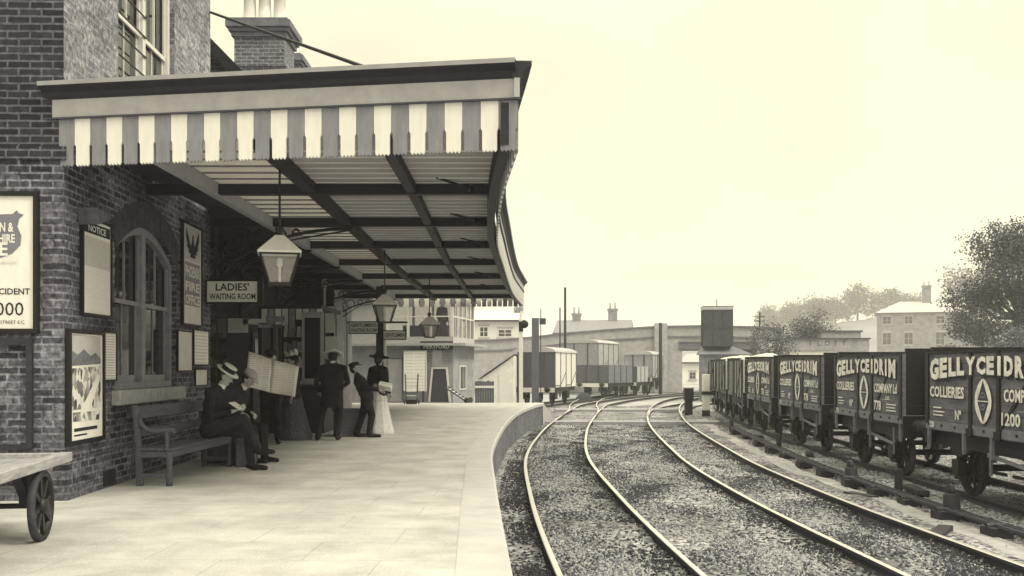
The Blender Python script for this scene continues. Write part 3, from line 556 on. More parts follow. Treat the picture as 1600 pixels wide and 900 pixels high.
# ceiling fillets: thin ribs across the boards
b = MB()
for y in np.arange(11.6, YE, .33): b.box(-2.55, cx(y) - .1, y, y + .02, 3.762, 3.774)
b.build('ceiling_ribs', MATS['ceiling_boards'], cn, co)
b = MB()
for y in np.arange(11.6, YE, .42): b.box(-3.79, -2.66, y, y + .035, 3.755, 3.774)
b.build('glazing_bars', M['grey'], cn, co)
bm = mat('beam_paint', .022, .013, 6, .6, .08, (1, 6, 6))
BY = [13.7, 16.8, 19.9, 23.2, 26.8, 30.6, 34.4]
for k, y in enumerate(BY):
    b = MB(); b.box(wallx(y) + .02, cx(y) - .10, y - .07, y + .07, 3.63, 3.76); bmo = b.build('cross_beam', bm, cn, co)
    if k < 6:
        b = MB(); b.tube([(-.95, y - .45, 3.775), (-.55, y - .09, 3.70)], .018, 6); b.lathe([(0, -.05), (.045, -.03), (.05, 0), (.045, .03), (0, .05)], (-.55, y - .1, 3.70), 8); b.build('stay', M['iron'], bmo)
    if k == 0: continue
    # scrolled iron bracket
    b = MB(); wx = wallx(y) + .02; L = 1.55 if k < 1 else 2.2; zb = 2.75 if k < 1 else 2.55
    arc = [(wx + L * (1 - math.cos(t)), y, zb + (3.60 - zb) * math.sin(t)) for t in np.linspace(0, math.pi / 2, 12)]
    b.tube(arc, .028, 6); b.tube([(wx + .02, y, zb - .2), (wx + .02, y, 3.6)], .03, 6)
    def ring(c_, r_, t0=0, t1=6.28):
        b.tube([(c_[0] + r_ * math.cos(t), y, c_[1] + r_ * math.sin(t)) for t in np.linspace(t0, t1, 15)], .017, 5)
    ring((wx + .27, 3.32), .22); ring((wx + .27, 3.32), .10); ring((wx + .72, 3.45), .13); ring((wx + 1.04, 3.50), .08); ring((wx + .16, 2.98), .11); ring((wx + .5, 3.15), .09); ring((wx + 1.28, 3.54), .05); ring((wx + .5, 3.52), .06)
    b.tube([(wx + .05, y, zb + .1), (wx + .45, y, 3.0), (wx + 1.0, y, 3.38), (wx + L, y, 3.58)], .014, 5)
    b.build('bracket', bm, cn, co)
for xx, wd in ((-2.6, .15), (-1.30, .12)):
    b = MB(); pth = [(xx - .012 * max(0, y - 14) + (.02 * max(0, y - 24)), y) for y in np.arange(ny(xx) + .15, YE, 1.0)]
    b.sweep(pth, [(-wd / 2, 3.645), (-wd / 2, 3.766), (wd / 2, 3.766), (wd / 2, 3.645)], 0, True); b.build('long_beam', bm, cn, co)
b = MB(); b.sweep([(-3.84, y) for y in np.arange(11.2, YE, 1.5)], [(-.05, 3.60), (-.05, 3.80), (.05, 3.80), (.05, 3.60)], 0, True); b.build('wall_plate', M['fascia'], cn, co)
b = MB(); b.sweep([(x - .10, y) for x, y in CE], [(-.06, 3.55), (-.06, 3.96), (.05, 3.96), (.05, 3.55)], 0, True); b.build('edge_beam', bm, cn, co)
# valance boards, alternately grey and white, with keyhole slots between their lower halves
def board_run(pts, nm, out, first=0, wdt=.1825, keep=None):
    b = MB(); L = 0; seg = []
    for a, c in zip(pts, pts[1:]): d = math.hypot(c[0] - a[0], c[1] - a[1]); seg.append((L, d, a, c)); L += d
    def at(s):
        for l0, d, a, c in seg:
            if s <= l0 + d + 1e-9: t = (s - l0) / d; return Vector((a[0] + (c[0] - a[0]) * t, a[1] + (c[1] - a[1]) * t, 0)), Vector(((c[0] - a[0]) / d, (c[1] - a[1]) / d, 0))
        return Vector((*pts[-1], 0)), Vector(((c[0] - a[0]) / d, (c[1] - a[1]) / d, 0))
    N = int(round(L / wdt)); wv = L / N
    for k in range(N):
        p0, t = at((k + .5) * wv); nn = Vector((t.y, -t.x, 0)) * (1 if out else -1); h = wv / 2
        po = [(-h + .002, ZV), (h - .002, ZV), (h - .002, ZB + .26), (h - .004, ZB + .235), (h - .017, ZB + .215), (h - .017, ZB + .03)]
        po += [(h - .017 - (2 * h - .034) * j / 8, ZB + .03 - .022 * abs(math.sin(j * math.pi / 2 * 1.0)) * (1 if j % 2 else 0)) for j in range(1, 8)]
        po += [(-h + .017, ZB + .03), (-h + .017, ZB + .215), (-h + .004, ZB + .235), (-h + .002, ZB + .26)]
        n_ = len(po); fr = [p0 + t * u + nn * .012 + Vector((0, 0, z)) for u, z in po]; bk = [p0 + t * u - nn * .012 + Vector((0, 0, z)) for u, z in po]
        mi = (k + first) % 2
        b.add(fr + bk, [tuple(range(n_)), tuple(range(2 * n_ - 1, n_ - 1, -1))] + [(i, (i + 1) % n_, (i + 1) % n_ + n_, i + n_) for i in range(n_)], mi)
    b.build(nm, [M['grey'], M['white']], cn, co)
def fascia_run(pts, nm, out):
    s = 1 if out else -1
    b = MB(); b.sweep(pts, [(.025 * s, ZV - .015), (.025 * s, ZF), (-.03 * s, ZF), (-.03 * s, ZV - .015)], 0, True); f = b.build(nm, M['fascia'], cn, co)
    b = MB(); b.sweep(pts, [(.045 * s, ZV - .035), (.045 * s, ZV - .018), (-.02 * s, ZV - .018), (-.02 * s, ZV - .035)], 0, True); b.build('fascia_bead', M['dgrey'], f)
    b = MB(); b.sweep(pts, [(.03 * s, ZF + .001), (.05 * s, ZF + .03), (.06 * s, ZF + .07), (.12 * s, ZF + .11), (.14 * s, ZT), (-.05 * s, ZT), (-.05 * s, ZF + .001)], 0, True); b.build('gutter', M['gutter'], f)
    b = MB(); b.sweep(pts, [(.142 * s, ZT - .035), (.15 * s, ZT + .008), (-.05 * s, ZT + .008), (-.05 * s, ZT + .002), (.13 * s, ZT + .002)], 0, True); b.build('gutter_lip', M['fascia'], f)
near = [(NL.x, NL.y), (NR.x, NR.y)]
board_run(near, 'valance', True, 0); fascia_run([(NL.x - .16, NL.y + .027), (NR.x + .0, NR.y)], 'fascia', True)
# moulding profiles turn outward at the track side as well
board_run(CE, 'valance', True, 0); fascia_run([(NR.x, NR.y - .05)] + CE[1:], 'fascia', True)
far = [(CE[-1][0], YE), (-4.9, YE + .3)]
board_run(far, 'valance', True, 1); fascia_run(far, 'fascia', True)
# wire stay from the upper wall to the canopy
b = MB(); A = wallpos(SE - .05, .02, 7.13); b.tube([A, (-1.36, 10.75, 4.40)], .022, 6); o = b.build('tie_rod', M['iron']); tag(o, 'long thin iron tie rod slanting from the upper wall down to the canopy', 'tie rod')
# ================================================================== hanging lamps
def lamp(x, y, ztop, zbot, rodtop, label, s=1.0):
    t = empty('platform_lamp', (x, y, zbot), R(12), label, 'lamp', 'gas lamps hanging from the canopy'); H = ztop - zbot
    b = MB(); b.tube([(0, 0, H), (0, 0, rodtop - zbot)], .013 * s, 8); b.lathe([(0, H + .12), (.045, H + .1), (.05, H + .06), (.03, H + .02), (.05, H - .02), (.06, H - .06)], (0, 0, 0), 12); b.build('rod', M['iron'], t)
    r1, r2, zl = .215 * s, .115 * s, H * .66
    b = MB(); k4 = [(1, 1), (-1, 1), (-1, -1), (1, -1)]
    vs = [(a * r1 * 1.12, c * r1 * 1.12, zl) for a, c in k4] + [(a * .05, c * .05, H) for a, c in k4] + [(a * r1 * 1.12, c * r1 * 1.12, zl - .02) for a, c in k4]
    b.add(vs, [(i, (i + 1) % 4, (i + 1) % 4 + 4, i + 4) for i in range(4)] + [(i, i + 8, (i + 1) % 4 + 8, (i + 1) % 4) for i in range(4)] + [(4, 5, 6, 7), (11, 10, 9, 8)]); b.build('lamp_roof', M['white'], t)
    b = MB()
    for i in range(4):
        a, c = k4[i]; e, f_ = k4[(i + 1) % 4]
        b.bar((a * r1, c * r1, zl - .02), (a * r2, c * r2, .02), .018, .018); b.bar((a * r1, c * r1, zl - .03), (e * r1, f_ * r1, zl - .03), .022, .022); b.bar((a * r2, c * r2, .015), (e * r2, f_ * r2, .015), .022, .03)
    b.build('lamp_frame', M['iron'], t)
    b = MB(); q = .985
    vs = [(a * r1 * q, c * r1 * q, zl - .03) for a, c in k4] + [(a * r2 * q, c * r2 * q, .02) for a, c in k4]
    b.add(vs, [(i, (i + 1) % 4, (i + 1) % 4 + 4, i + 4) for i in range(4)]); b.build('lamp_glass', M['glassl'], t)
    b = MB(); b.tube([(0, 0, .03), (0, 0, zl * .55)], .014, 8); b.lathe([(.02, zl * .55), (.035, zl * .62), (.03, zl * .8), (.0, zl * .85)], (0, 0, 0), 10); b.build('burner', M['white'], t)
p_ = P(437, 0, 12); lamp(p_.x, 12, P(0, 368, 12).z, P(0, 446, 12).z, 3.72, 'large square white topped gas lamp hanging nearest, in front of the ladies sign')
p_ = P(601, 0, 21); lamp(p_.x, 21, P(0, 460, 21).z, P(0, 505, 21).z, 3.72, 'gas lamp hanging second along the canopy, over the gentlemens sign')
p_ = P(671, 0, 27.5); lamp(p_.x, 27.5, P(0, 495, 27.5).z, P(0, 528, 27.5).z, 3.72, 'small farthest gas lamp hanging in front of the signal box windows')
# ================================================================== signs and bills
def board(name, label, cat, org, rz, w_, h_, face, frame=M['black'], fw=.035, dep=.05, group=None, facename='sign_face'):
    """a framed board whose lower left corner is at org; local x to the right, front towards -y"""
    t = empty(name, org, rz, label, cat, group)
    b = MB(); b.box(0, w_, -dep, 0, 0, fw); b.box(0, w_, -dep, 0, h_ - fw, h_); b.box(0, fw, -dep, 0, fw, h_ - fw); b.box(w_ - fw, w_, -dep, 0, fw, h_ - fw); b.build('sign_frame', frame, t, bevel=.004)
    b = MB(); b.box(fw, w_ - fw, -dep * .6, -.002, fw, h_ - fw); b.build(facename, face, t, uv='fit')
    return t
def letters(t, rows, w_, y, m=M['ink'], bold=.02):
    b = MB()
    for txt, size, zc, fit in rows: b.text(txt, size, (w_ / 2, y, zc), bold=bold, fit=fit)
    return b.build('lettering', m, t)
Y = 16.75; a_, c_ = P(322, 475, Y), P(406, 437, Y)
t = board('hanging_sign', "white hanging sign reading ladies' waiting room at the end of the brick wall", 'sign', a_, 0, c_.x - a_.x, c_.z - a_.z, M['white'], fw=.028, dep=.06)
W_, H_ = c_.x - a_.x, c_.z - a_.z
letters(t, [("LADIES'", .16, H_ * .55, W_ * .62), ("WAITING ROOM", .13, H_ * .19, W_ * .86)], W_, -.039)
b = MB(); b.box(W_ - .03, W_ + .05, .002, .05, -.0, H_ + .03); b.bar((W_ * .3, .02, H_), (W_ * .3, .02, H_ + .5), .02, .02); b.build('hanger', M['iron'], t)
Y = 28.5; a_, c_ = P(545, 522, Y), P(592, 502, Y); W_, H_ = c_.x - a_.x, c_.z - a_.z
t = board('hanging_sign', "two line sign reading gentlemen's waiting room under the second lamp", 'sign', a_, 0, W_, H_, M['white'], fw=.025)
letters(t, [("GENTLEMEN'S", .13, H_ * .56, W_ * .86), ("WAITING ROOM", .13, H_ * .18, W_ * .86)], W_, -.034)
Y = 28.8; a_, c_ = P(598, 531, Y), P(635, 516, Y); W_, H_ = c_.x - a_.x, c_.z - a_.z
t = board('hanging_sign', "small one line sign reading gentlemen right of a dark post", 'sign', a_, 0, W_, H_, M['white'], fw=.025)
letters(t, [("GENTLEMEN", .13, H_ * .32, W_ * .84)], W_, -.034)
# the post that carries them
Y = 29; b = MB(); xx = P(594, 0, Y).x; b.box(-.10, .10, -.1, .1, 0, 3.6); b.box(-.15, .15, -.15, .15, 0, .3); t = b.build('timber_post', M['dwood'], None, (xx, Y, 0)); tag(t, 'dark timber canopy post carrying the gentlemen signs', 'post')
b = MB(); b.box(.101, .16, -.08, .05, .3, 2.6); b.build('post_facing', M['white2'], t)
b = MB(); b.bar((-.9, 0, 2.62), (.75, 0, 2.62), .05, .05); b.build('sign_bracket', M['iron'], t)
def wallboard(name, label, cat, x0, x1, yt, yb, face, fw=.03, dep=.045, group=None, frame=M['black'], facename='printed_sheet'):
    s0, s1 = wS(x0), wS(x1); zt = (wZ(x0, yt) + 0) ; zb = wZ(x0, yb)
    t = board(name, label, cat, wallpos(s0, .001, zb), WRZ, s1 - s0, zt - zb, face, frame, fw, dep, group, facename); return t, s1 - s0, zt - zb
t, W_, H_ = wallboard('notice_board', 'tall white notice of fine print left of the arched window', 'notice', 124, 170, 334, 492, print_mat('notice_print', .82, .30, 85, 1, .45))
b = MB(); b.box(.05, W_ - .05, -.029, -.0275, H_ * .50, H_ - .22); b.build('small_print', print_mat('dense_print', .72, .10, 24, 1, .7), t, uv='fit')
b = MB(); b.box(.05, W_ - .05, -.0295, -.028, H_ - .18, H_ - .06); b.build('heading_band', M['ink'], t); b = MB(); b.text("NOTICE", .1, (W_ / 2, -.031, H_ - .155), bold=.02, fit=W_ * .6); b.build('lettering', M['white'], t)
t, W_, H_ = wallboard('poster', 'framed picture poster of a crowded country scene low on the wall', 'poster', 101, 157, 513, 697, M['paper'], .045, .06)
# picture: pale sky, dark trees, crowd, pale path
pm = bpy.data.materials.new('poster_crowd'); pm.use_nodes = True; n = pm.node_tree.nodes; l = pm.node_tree.links; tc = n.new("ShaderNodeTexCoord"); vv = n.new("ShaderNodeTexVoronoi"); vv.inputs["Scale"].default_value = 13
l.new(tc.outputs["UV"], vv.inputs["Vector"]); rr = n.new("ShaderNodeValToRGB"); rr.color_ramp.elements[0].position = .2; rr.color_ramp.elements[1].position = .75; rr.color_ramp.elements[0].color = G(.04); rr.color_ramp.elements[1].color = G(.7)
bb = n.new("ShaderNodeRGBToBW"); l.new(vv.outputs["Color"], bb.inputs[0]); l.new(bb.outputs[0], rr.inputs[0]); l.new(rr.outputs[0], n["Principled BSDF"].inputs["Base Color"])
def poly(b, pts, y, m): b.add([(x * W_, y, z * H_) for x, z in pts], [tuple(range(len(pts)))], m)
b = MB(); poly(b, [(.1, .30), (.9, .30), (.9, .68), (.1, .66)], -.038, 0); poly(b, [(.1, .68), (.9, .70), (.9, .75), (.75, .80), (.6, .77), (.42, .83), (.25, .78), (.1, .81)], -.0385, 1)
poly(b, [(.1, .80), (.28, .775), (.42, .81), (.6, .765), (.75, .79), (.9, .75), (.9, .95), (.1, .95)], -.0375, 4); poly(b, [(.35, .30), (.6, .30), (.88, .58), (.8, .6)], -.0395, 2); poly(b, [(.12, .20), (.88, .19), (.88, .27), (.12, .28)], -.039, 0); poly(b, [(.15, .07), (.5, .07), (.5, .085), (.15, .085)], -.039, 3); poly(b, [(.15, .11), (.8, .11), (.8, .14), (.15, .14)], -.039, 3)
b.build('picture', [pm, mat('poster_trees', .2, .1, 12), M['paper'], M['ink'], mat('poster_sky', .5, .36, 3)], t, uv='fit')
wallboard('notice_board', 'narrow notice beside the country scene poster, under the white notice', 'notice', 158, 179, 517, 596, print_mat('small_bill', .75, .12, 16, 1, .5), .02, .035)
t, W_, H_ = wallboard('poster', 'tall fire office poster with a dark bird emblem right of the window', 'poster', 281.5, 312, 343, 508, M['white2'], .035, .05)
b = MB(); y = -.034
b.add([(x * W_, -.033, z * H_) for x, z in ((.12, .64), (.88, .64), (.88, .97), (.12, .97))], [(0, 1, 2, 3)], 2)
for sgn in (-1, 1):     # wings, body, tail of the emblem
    b.add([((.5 + sgn * x) * W_, y - .002, z * H_) for x, z in ((.02, .78), (.12, .80), (.32, .95), (.34, .86), (.27, .79), (.30, .77), (.20, .74), (.22, .71), (.06, .71))], [tuple(range(9))], 0)
b.add([((.5 + x) * W_, y - .003, z * H_) for x, z in ((-.06, .82), (.0, .90), (.07, .89), (.04, .86), (.09, .78), (.14, .67), (-.14, .67), (-.08, .77))], [tuple(range(8))], 0)
b.add([(x * W_, -.033, z * H_) for x, z in ((.12, .2), (.88, .2), (.88, .62), (.12, .62))], [(0, 1, 2, 3)], 3)
for txt, z, hh in (("PHOENIX", .48, .105), ("FIRE", .345, .085), ("OFFICE", .215, .09)): b.text(txt, .3, (W_ / 2, y - .002, z * H_), bold=.025, fit=W_ * .72, sy=H_ * hh / .21, m=1)
b.build('emblem_and_lettering', [M['ink'], M['white'], mat('pale_grey', .5, .42, 6), M['grey']], t)
wallboard('notice_board', 'small plain bill under the fire office poster, left of a pair', 'notice', 275, 298, 515, 581, M['white2'], .02, .035)
wallboard('notice_board', 'small bill of large print under the fire office poster, right of a pair', 'notice', 300, 324, 514, 571, print_mat('large_bill', .78, .28, 9, 1, .4), .02, .035)
wallboard('notice_board', 'lowest small pale bill behind the seated man in the boater', 'notice', 303, 322, 576, 604, M['white2'], .02, .03)
# insurance poster on the end wall, running out of the frame
zt, zb = P(0, 299, 11).z, P(0, 521, 11).z; xr = P(60, 0, 11.0).x; W_ = 1.62; H_ = zt - zb
t = board('poster', 'large white insurance poster with a grey shield on the end wall', 'poster', (xr - W_, 11.05 + (xr - W_ + 4.69) * .0333 - .004, zb), WA, W_, H_, M['white'], M['black'], .05, .06, facename='printed_sheet')
def sx(px): return (P(px, 0, 11.0).x - (xr - W_))
def sz(py): return P(0, py, 11.0).z - zb
c_ = sx(-12); hw = sx(33) - c_
sh = [(-.94, .98), (-1.1, 1.14), (-.92, 1.2), (-.86, 1.32), (-.72, 1.15), (-.3, 1.13), (0, 1.25), (.3, 1.13), (.72, 1.15), (.86, 1.34), (.92, 1.2), (1.1, 1.12), (.94, .92), (.88, .55), (1.02, .1), (.98, -.35), (.7, -.75), (.25, -.98), (0, -1.1), (-.25, -.98), (-.7, -.75), (-.98, -.35), (-1.02, .1), (-.88, .55)]
zc = sz(372); hz = (sz(335) - sz(372)) / 1.14
b = MB(); b.add([(c_ + x * hw, -.04, zc + z * hz) for x, z in sh], [tuple(range(len(sh)))]); b.build('shield', mat('shield_grey', .20, .14, 3), t)
b = MB()
for txt, py, px1, h_ in (("LONDON &", 362, 22, .10), ("LANCASHIRE", 379, 24, .09), ("FIRE", 399, 13, .14)): b.text(txt, h_, (c_, -.043, sz(py)), bold=.025, fit=(sx(px1) - c_) * 2, sy=1.35)
b.text("INSURANCE COMPANY", .05, (c_, -.043, sz(412)), bold=.02, fit=(sx(29) - c_) * 2); b.build('lettering', M['white'], t)
b = MB(); b.text("FIRE & ACCIDENT", .09, (sx(47), -.04, sz(460)), bold=.015, align='RIGHT'); b.text("£2,127,000", .2, (sx(38), -.04, sz(493)), align='RIGHT', bold=.0); b.text("LEADENHALL STREET E.C.", .05, (sx(40), -.04, sz(506)), align='RIGHT'); b.build('lettering', M['ink'], t)
# empty frame below it
zt, zb = P(0, 529, 11).z, P(0, 702, 11).z; xr = P(50, 0, 11.0).x; t = MB()
t.box(-1.5, 0, -.05, 0, zt - zb - .06, zt - zb); t.box(-1.5, 0, -.05, 0, 0, .05); t.box(-.06, 0, -.05, 0, .05, zt - zb - .06); t.box(-1.5, -1.44, -.05, 0, .05, zt - zb - .06)
o = t.build('empty_frame', M['dwood'], None, (xr, 11.05 + (xr + 4.69) * .0333 - .004, zb), WA); tag(o, 'empty dark wooden frame on bare bricks under the insurance poster', 'frame')
# ================================================================== bench, trolley, luggage, bookstall
bn = empty('platform_bench', (-4.38, 12.38, 0), R(88.5), 'long wooden platform bench with scrolled arm against the brick wall', 'bench')   # local x along the wall, front towards -y
L = 2.42
b = MB(); b.bar((0, .02, .86), (L, .02, .86), .035, .15); b.bar((0, -.0, .62), (L, 0, .62), .03, .09); b.build('backrest', M['mwood'], bn, bevel=.008)
b = MB()
for k in range(4): b.box(-.02, L + .02, -.40 + k * .098, -.31 + k * .098, .415, .445)
b.box(0, L, -.385, -.36, .335, .412); b.build('seat', M['mwood'], bn, bevel=.006)
for xx in (0.02, L - .02):
    b = MB(); b.bar((xx, -.01, 0), (xx, .0, .45), .07, .08); b.bar((xx, 0, .45), (xx, .05, .95), .06, .06); b.build('leg', M['mwood'], bn, bevel=.008)
    b = MB(); b.lathe([(.0, 0), (.04, 0), (.036, .05), (.045, .12), (.032, .2), (.04, .32), (.035, .33), (.035, .41), (0, .41)], (xx, -.36, 0), 10); b.build('leg', M['mwood'], bn)
    b = MB(); b.bar((xx, -.36, .12), (xx, 0, .12), .04, .05); b.build('stretcher', M['mwood'], bn, bevel=.005); b = MB(); b.bar((xx, -.36, .37), (xx, 0, .37), .05, .07); b.build('end_rail', M['mwood'], bn, bevel=.005)
    b = MB(); b.tube([(xx, .0, .80), (xx, -.03, .72), (xx, -.10, .655), (xx, -.2, .64), (xx, -.34, .655), (xx, -.41, .65), (xx, -.43, .62)], [.03, .03, .03, .028, .028, .036, .02], 8)
    b.lathe([(.018, .44), (.03, .47), (.02, .51), (.032, .56), (.022, .60), (.026, .64)], (xx, -.33, 0), 10); b.build('armrest', M['mwood'], bn)
# barrow at the left edge of the frame
tr = empty('luggage_trolley', (-3.77, 8.5, 0), R(8.3), 'wooden luggage trolley with a spoked wheel, cut by the left edge of the photo', 'trolley')
b = MB()
b.box(-.07, .03, -2.0, .75, .575, .655); b.box(-1.02, -.92, -2.0, .75, .575, .655); b.box(-.92, -.07, .66, .75, .575, .65); b.box(-.92, -.07, -2.0, -1.9, .575, .65)
b.build('bed_frame', mat('trolley_rail', .36, .2, 7, .8, .3, (4, .6, 4)), tr, bevel=.008)
b = MB()
for k in range(6): b.box(-.915 + k * .141, -.915 + k * .141 + .133, -1.9, .655, .585, .61)
b.build('bed_boards', M['lwood'], tr)
def spoked(parent, c, r, wd, nsp, nm='wheel', axis='x', rim=.045, m='iron', tyre='rust', hub=.07):
    b = MB(); cx_, cy_, cz_ = c
    b.lathe([(r - rim, -wd / 2), (r - .012, -wd / 2), (r - .012, wd / 2), (r - rim, wd / 2), (r - rim, -wd / 2)], c, 36, 0, axis)
    b.lathe([(0, -wd * 1.0), (hub * .7, -wd * 1.0), (hub, -wd * .5), (hub, wd * .5), (hub * .7, wd * 1.0), (0, wd * 1.0)], c, 14, 0, axis)
    for k in range(nsp):
        a = 2 * math.pi * k / nsp + .2; d = (math.cos(a), math.sin(a))
        e = (lambda rr: (cx_, cy_ + d[0] * rr, cz_ + d[1] * rr) if axis == 'x' else (cx_ + d[0] * rr, cy_, cz_ + d[1] * rr))
        b.bar(e(hub * .8), e(r - rim * .8), .042 if r < .4 else .055, .03, 0, (1, 0, 0) if axis == 'x' else (0, 1, 0))
    w_ = b.build(nm, M[m], parent)
    t = MB(); t.lathe([(r - .012, -wd / 2 - .002), (r, -wd / 2), (r, wd / 2), (r - .012, wd / 2 + .002)], c, 40, 0, axis); t.build('tyre', M[tyre], w_); return w_
for xx in (0, -.95): spoked(tr, (xx - .02, 0, .283), .283, .052, 8)
b = MB(); b.tube([(-1.0, 0, .283), (0, 0, .283)], .022, 8); b.build('axle', M['iron'], tr)
b = MB(); b.box(-.88, -.82, -.1, .1, .3, .575); b.build('axle_block', M['dwood'], tr); b = MB(); b.box(-.16, -.10, -.1, .1, .3, .575); b.bar((-.13, -.3, .56), (-.13, 0, .3), .05, .05); b.build('axle_block', M['dwood'], tr)
for xx in (-.12, -.86):
    b = MB(); b.bar((xx, -1.8, 0), (xx, -1.75, .575), .06, .06); b.build('leg', M['dwood'], tr)
# luggage by the end of the bench
b = MB(); b.box(-.11, .11, -.28, .28, 0, .40); t = b.build('suitcase', M['leather'], None, (-3.76, 14.98, 0), R(4), bevel=.02); tag(t, 'brown upright suitcase standing at the far end of the bench', 'suitcase')
b = MB()
for y in (-.16, .16): b.box(-.116, .116, y - .02, y + .02, -.001, .405)
b.build('strap', M['dwood'], t); b = MB(); b.tube([(0, -.07, .40), (0, -.06, .44), (0, .06, .44), (0, .07, .40)], .012, 6); b.build('handle', M['dwood'], t)
b = MB(); b.box(-.30, .30, -.32, .32, 0, .42); t = b.build('trunk', M['leather'], None, (-4.12, 15.62, 0), 0, bevel=.02); tag(t, 'low dark travelling trunk used as a seat beyond the bench', 'trunk')
b = MB(); b.box(-.305, .305, -.325, .325, .33, .445); b.build('lid', M['dwood'], t, bevel=.02)
# bookstall
bs = empty('bookstall', (-4.6, 22, 0), 0, 'dark wooden bookstall with counter and shelves under the canopy', 'bookstall'); bo = (4.6, -22, 0)
b = MB(); b.box(-5.3, -3.95, 22.2, 24.6, 0, .98); b.build('counter', M['dwood'], bs, bo)
b = MB(); b.box(-5.34, -3.9, 22.15, 24.65, .985, 1.03); b.build('counter_top', M['mwood'], bs, bo)
b = MB()
for z in (1.35, 1.7, 2.05): b.box(-5.3, -4.3, 24.3, 24.6, z, z + .03)
b.box(-5.35, -4.25, 24.6, 24.66, 1.03, 2.6); b.box(-5.4, -4.0, 22.2, 24.7, 2.62, 2.7); b.build('shelves', M['dwood'], bs, bo)
for xx, yy in ((-3.98, 22.25), (-5.3, 22.25)):
    b = MB(); b.box(xx - .04, xx + .04, yy - .04, yy + .04, 1.03, 2.62); b.build('post', M['dwood'], bs, bo)
b = MB(); b.box(-.22, .22, -.03, .03, .0, 1.5); t = b.build('showcase', M['fascia'], None, (P(490, 0, 22).x, 21.9, 1.035), 0); tag(t, 'tall narrow glazed showcase standing on the bookstall counter', 'showcase')
b = MB(); b.box(-.16, .16, -.036, -.031, .12, 1.38); b.build('pane', M['glass'], t)
NP = print_mat('news_print', .70, .20, 60, 4, .5)
for k, (px_, py_, w_, h_) in enumerate([(372, 520, .42, .30), (398, 507, .5, .12), (430, 503, .4, .12), (342, 545, .18, .34), (330, 560, .10, .2), (415, 512, .3, .1), (512, 520, .28, .6), (516, 560, .3, .5)]):
    Yp = 22.14 if k < 6 else 24.0
    q = P(px_, py_, Yp); b = MB(); b.box(-w_ / 2, w_ / 2, -.006, .006, 0, h_); o = b.build('hung_paper', [M['white2'], NP, mat('dim_paper', .35, .2, 8)][k % 3], None, (q.x, q.y, q.z), 0, uv='fit')
    tag(o, ['largest pale paper sheet pinned up in the dark front left of the bookstall', 'long low pale sheet hung under the canopy behind the newspaper', 'low pale sheet hung right of the long low one', 'upright bill hung in the dark beside the brick corner', 'thin bill strip hung next to the brick corner', 'dim little sheet hung between two low pale sheets', 'white bill on the far wall left of the arched window', 'lower white bill behind the straw hatted man'][k], 'paper', 'papers hung about the bookstall')
for k in range(5):
    b = MB()
    for j in range(6): b.box(-.15 + random.uniform(-.01, .01), .15, -.11, .11 + random.uniform(-.01, .01), j * .012, j * .012 + .010)
    o = b.build('paper_pile', M['paper'], None, (-5.1 + k * .26, 22.4, 1.031), random.uniform(-.2, .2)); tag(o, ['pile of papers at the left end of the bookstall counter', 'second pile of papers from the left on the bookstall counter', 'middle pile of papers on the bookstall counter', 'fourth pile of papers from the left on the bookstall counter', 'pile of papers at the right end of the bookstall counter'][k], 'papers', 'piles of papers on the counter')
b = MB()
for k in range(9): b.box(-.36 + .0, .36, -.26, .26, k * .055, k * .055 + .047)
b.box(-.35, .35, -.25, .25, 0, .49); t = b.build('hamper', M['wicker'], None, (P(552, 0, 21.4).x, 21.4, 0), R(20), bevel=.015); tag(t, 'wicker hamper on the platform between the standing men', 'hamper')
b = MB(); b.box(-.38, .38, -.28, .28, .495, .55); b.build('lid', M['wicker'], t, bevel=.015)
rg = random.Random(9)
for k in range(30):
    z = (1.382, 1.732, 2.082)[k % 3]; x = -5.22 + (k // 3) * .097 + rg.uniform(-.01, .01); h_ = rg.uniform(.16, .27)
    b = MB(); b.add([(-.04, 0, 0), (.04, 0, 0), (.04, .07, h_), (-.04, .07, h_), (-.04, .006, 0), (.04, .006, 0), (.04, .076, h_), (-.04, .076, h_)], [(0, 1, 2, 3), (7, 6, 5, 4), (0, 4, 5, 1), (1, 5, 6, 2), (2, 6, 7, 3), (3, 7, 4, 0)])
    o = b.build('magazine', [M['white2'], MATS['dim_paper'], M['grey']][rg.randrange(3)], None, (x, 24.32, z)); tag(o, 'small paper or magazine propped up on the dark bookstall shelves', 'magazine', 'magazines propped on the bookstall shelves')
for k in range(9):
    x = -5.2 + k * .145; h_ = rg.uniform(.2, .42); b = MB(); b.box(-.06, .06, -.005, .005, -h_, 0)
    o = b.build('hung_magazine', [M['white2'], MATS['dim_paper'], M['paper']][k % 3], None, (x, 22.18, 2.615)); tag(o, 'narrow paper hanging in a row from the front rail of the bookstall', 'magazine', 'papers hanging from the bookstall rail')
# ================================================================== people
def rcone(b, a, c, ra, rb, n=12):
    a = Vector(a); c = Vector(c); d = c - a
    if d.length < 1e-5: d = Vector((0, 0, 1e-4)); c = a + d
    d.normalize(); u = d.cross(Vector((0, 0, 1)) if abs(d.z) < .9 else Vector((1, 0, 0))).normalized(); v = d.cross(u); rings = []
    for t in np.linspace(-math.pi / 2, 0, 5): rings.append((a + d * ra * math.sin(t), ra * math.cos(t)))
    for t in np.linspace(0, math.pi / 2, 5): rings.append((c + d * rb * math.sin(t), rb * math.cos(t)))
    vs = [p + (u * math.cos(6.28318 * k / n) + v * math.sin(6.28318 * k / n)) * max(r, .0005) for p, r in rings for k in range(n)]
    b.add(vs, [(i * n + k, i * n + (k + 1) % n, (i + 1) * n + (k + 1) % n, (i + 1) * n + k) for i in range(len(rings) - 1) for k in range(n)] + [tuple(range(n - 1, -1, -1)), tuple(range(len(vs) - n, len(vs)))])
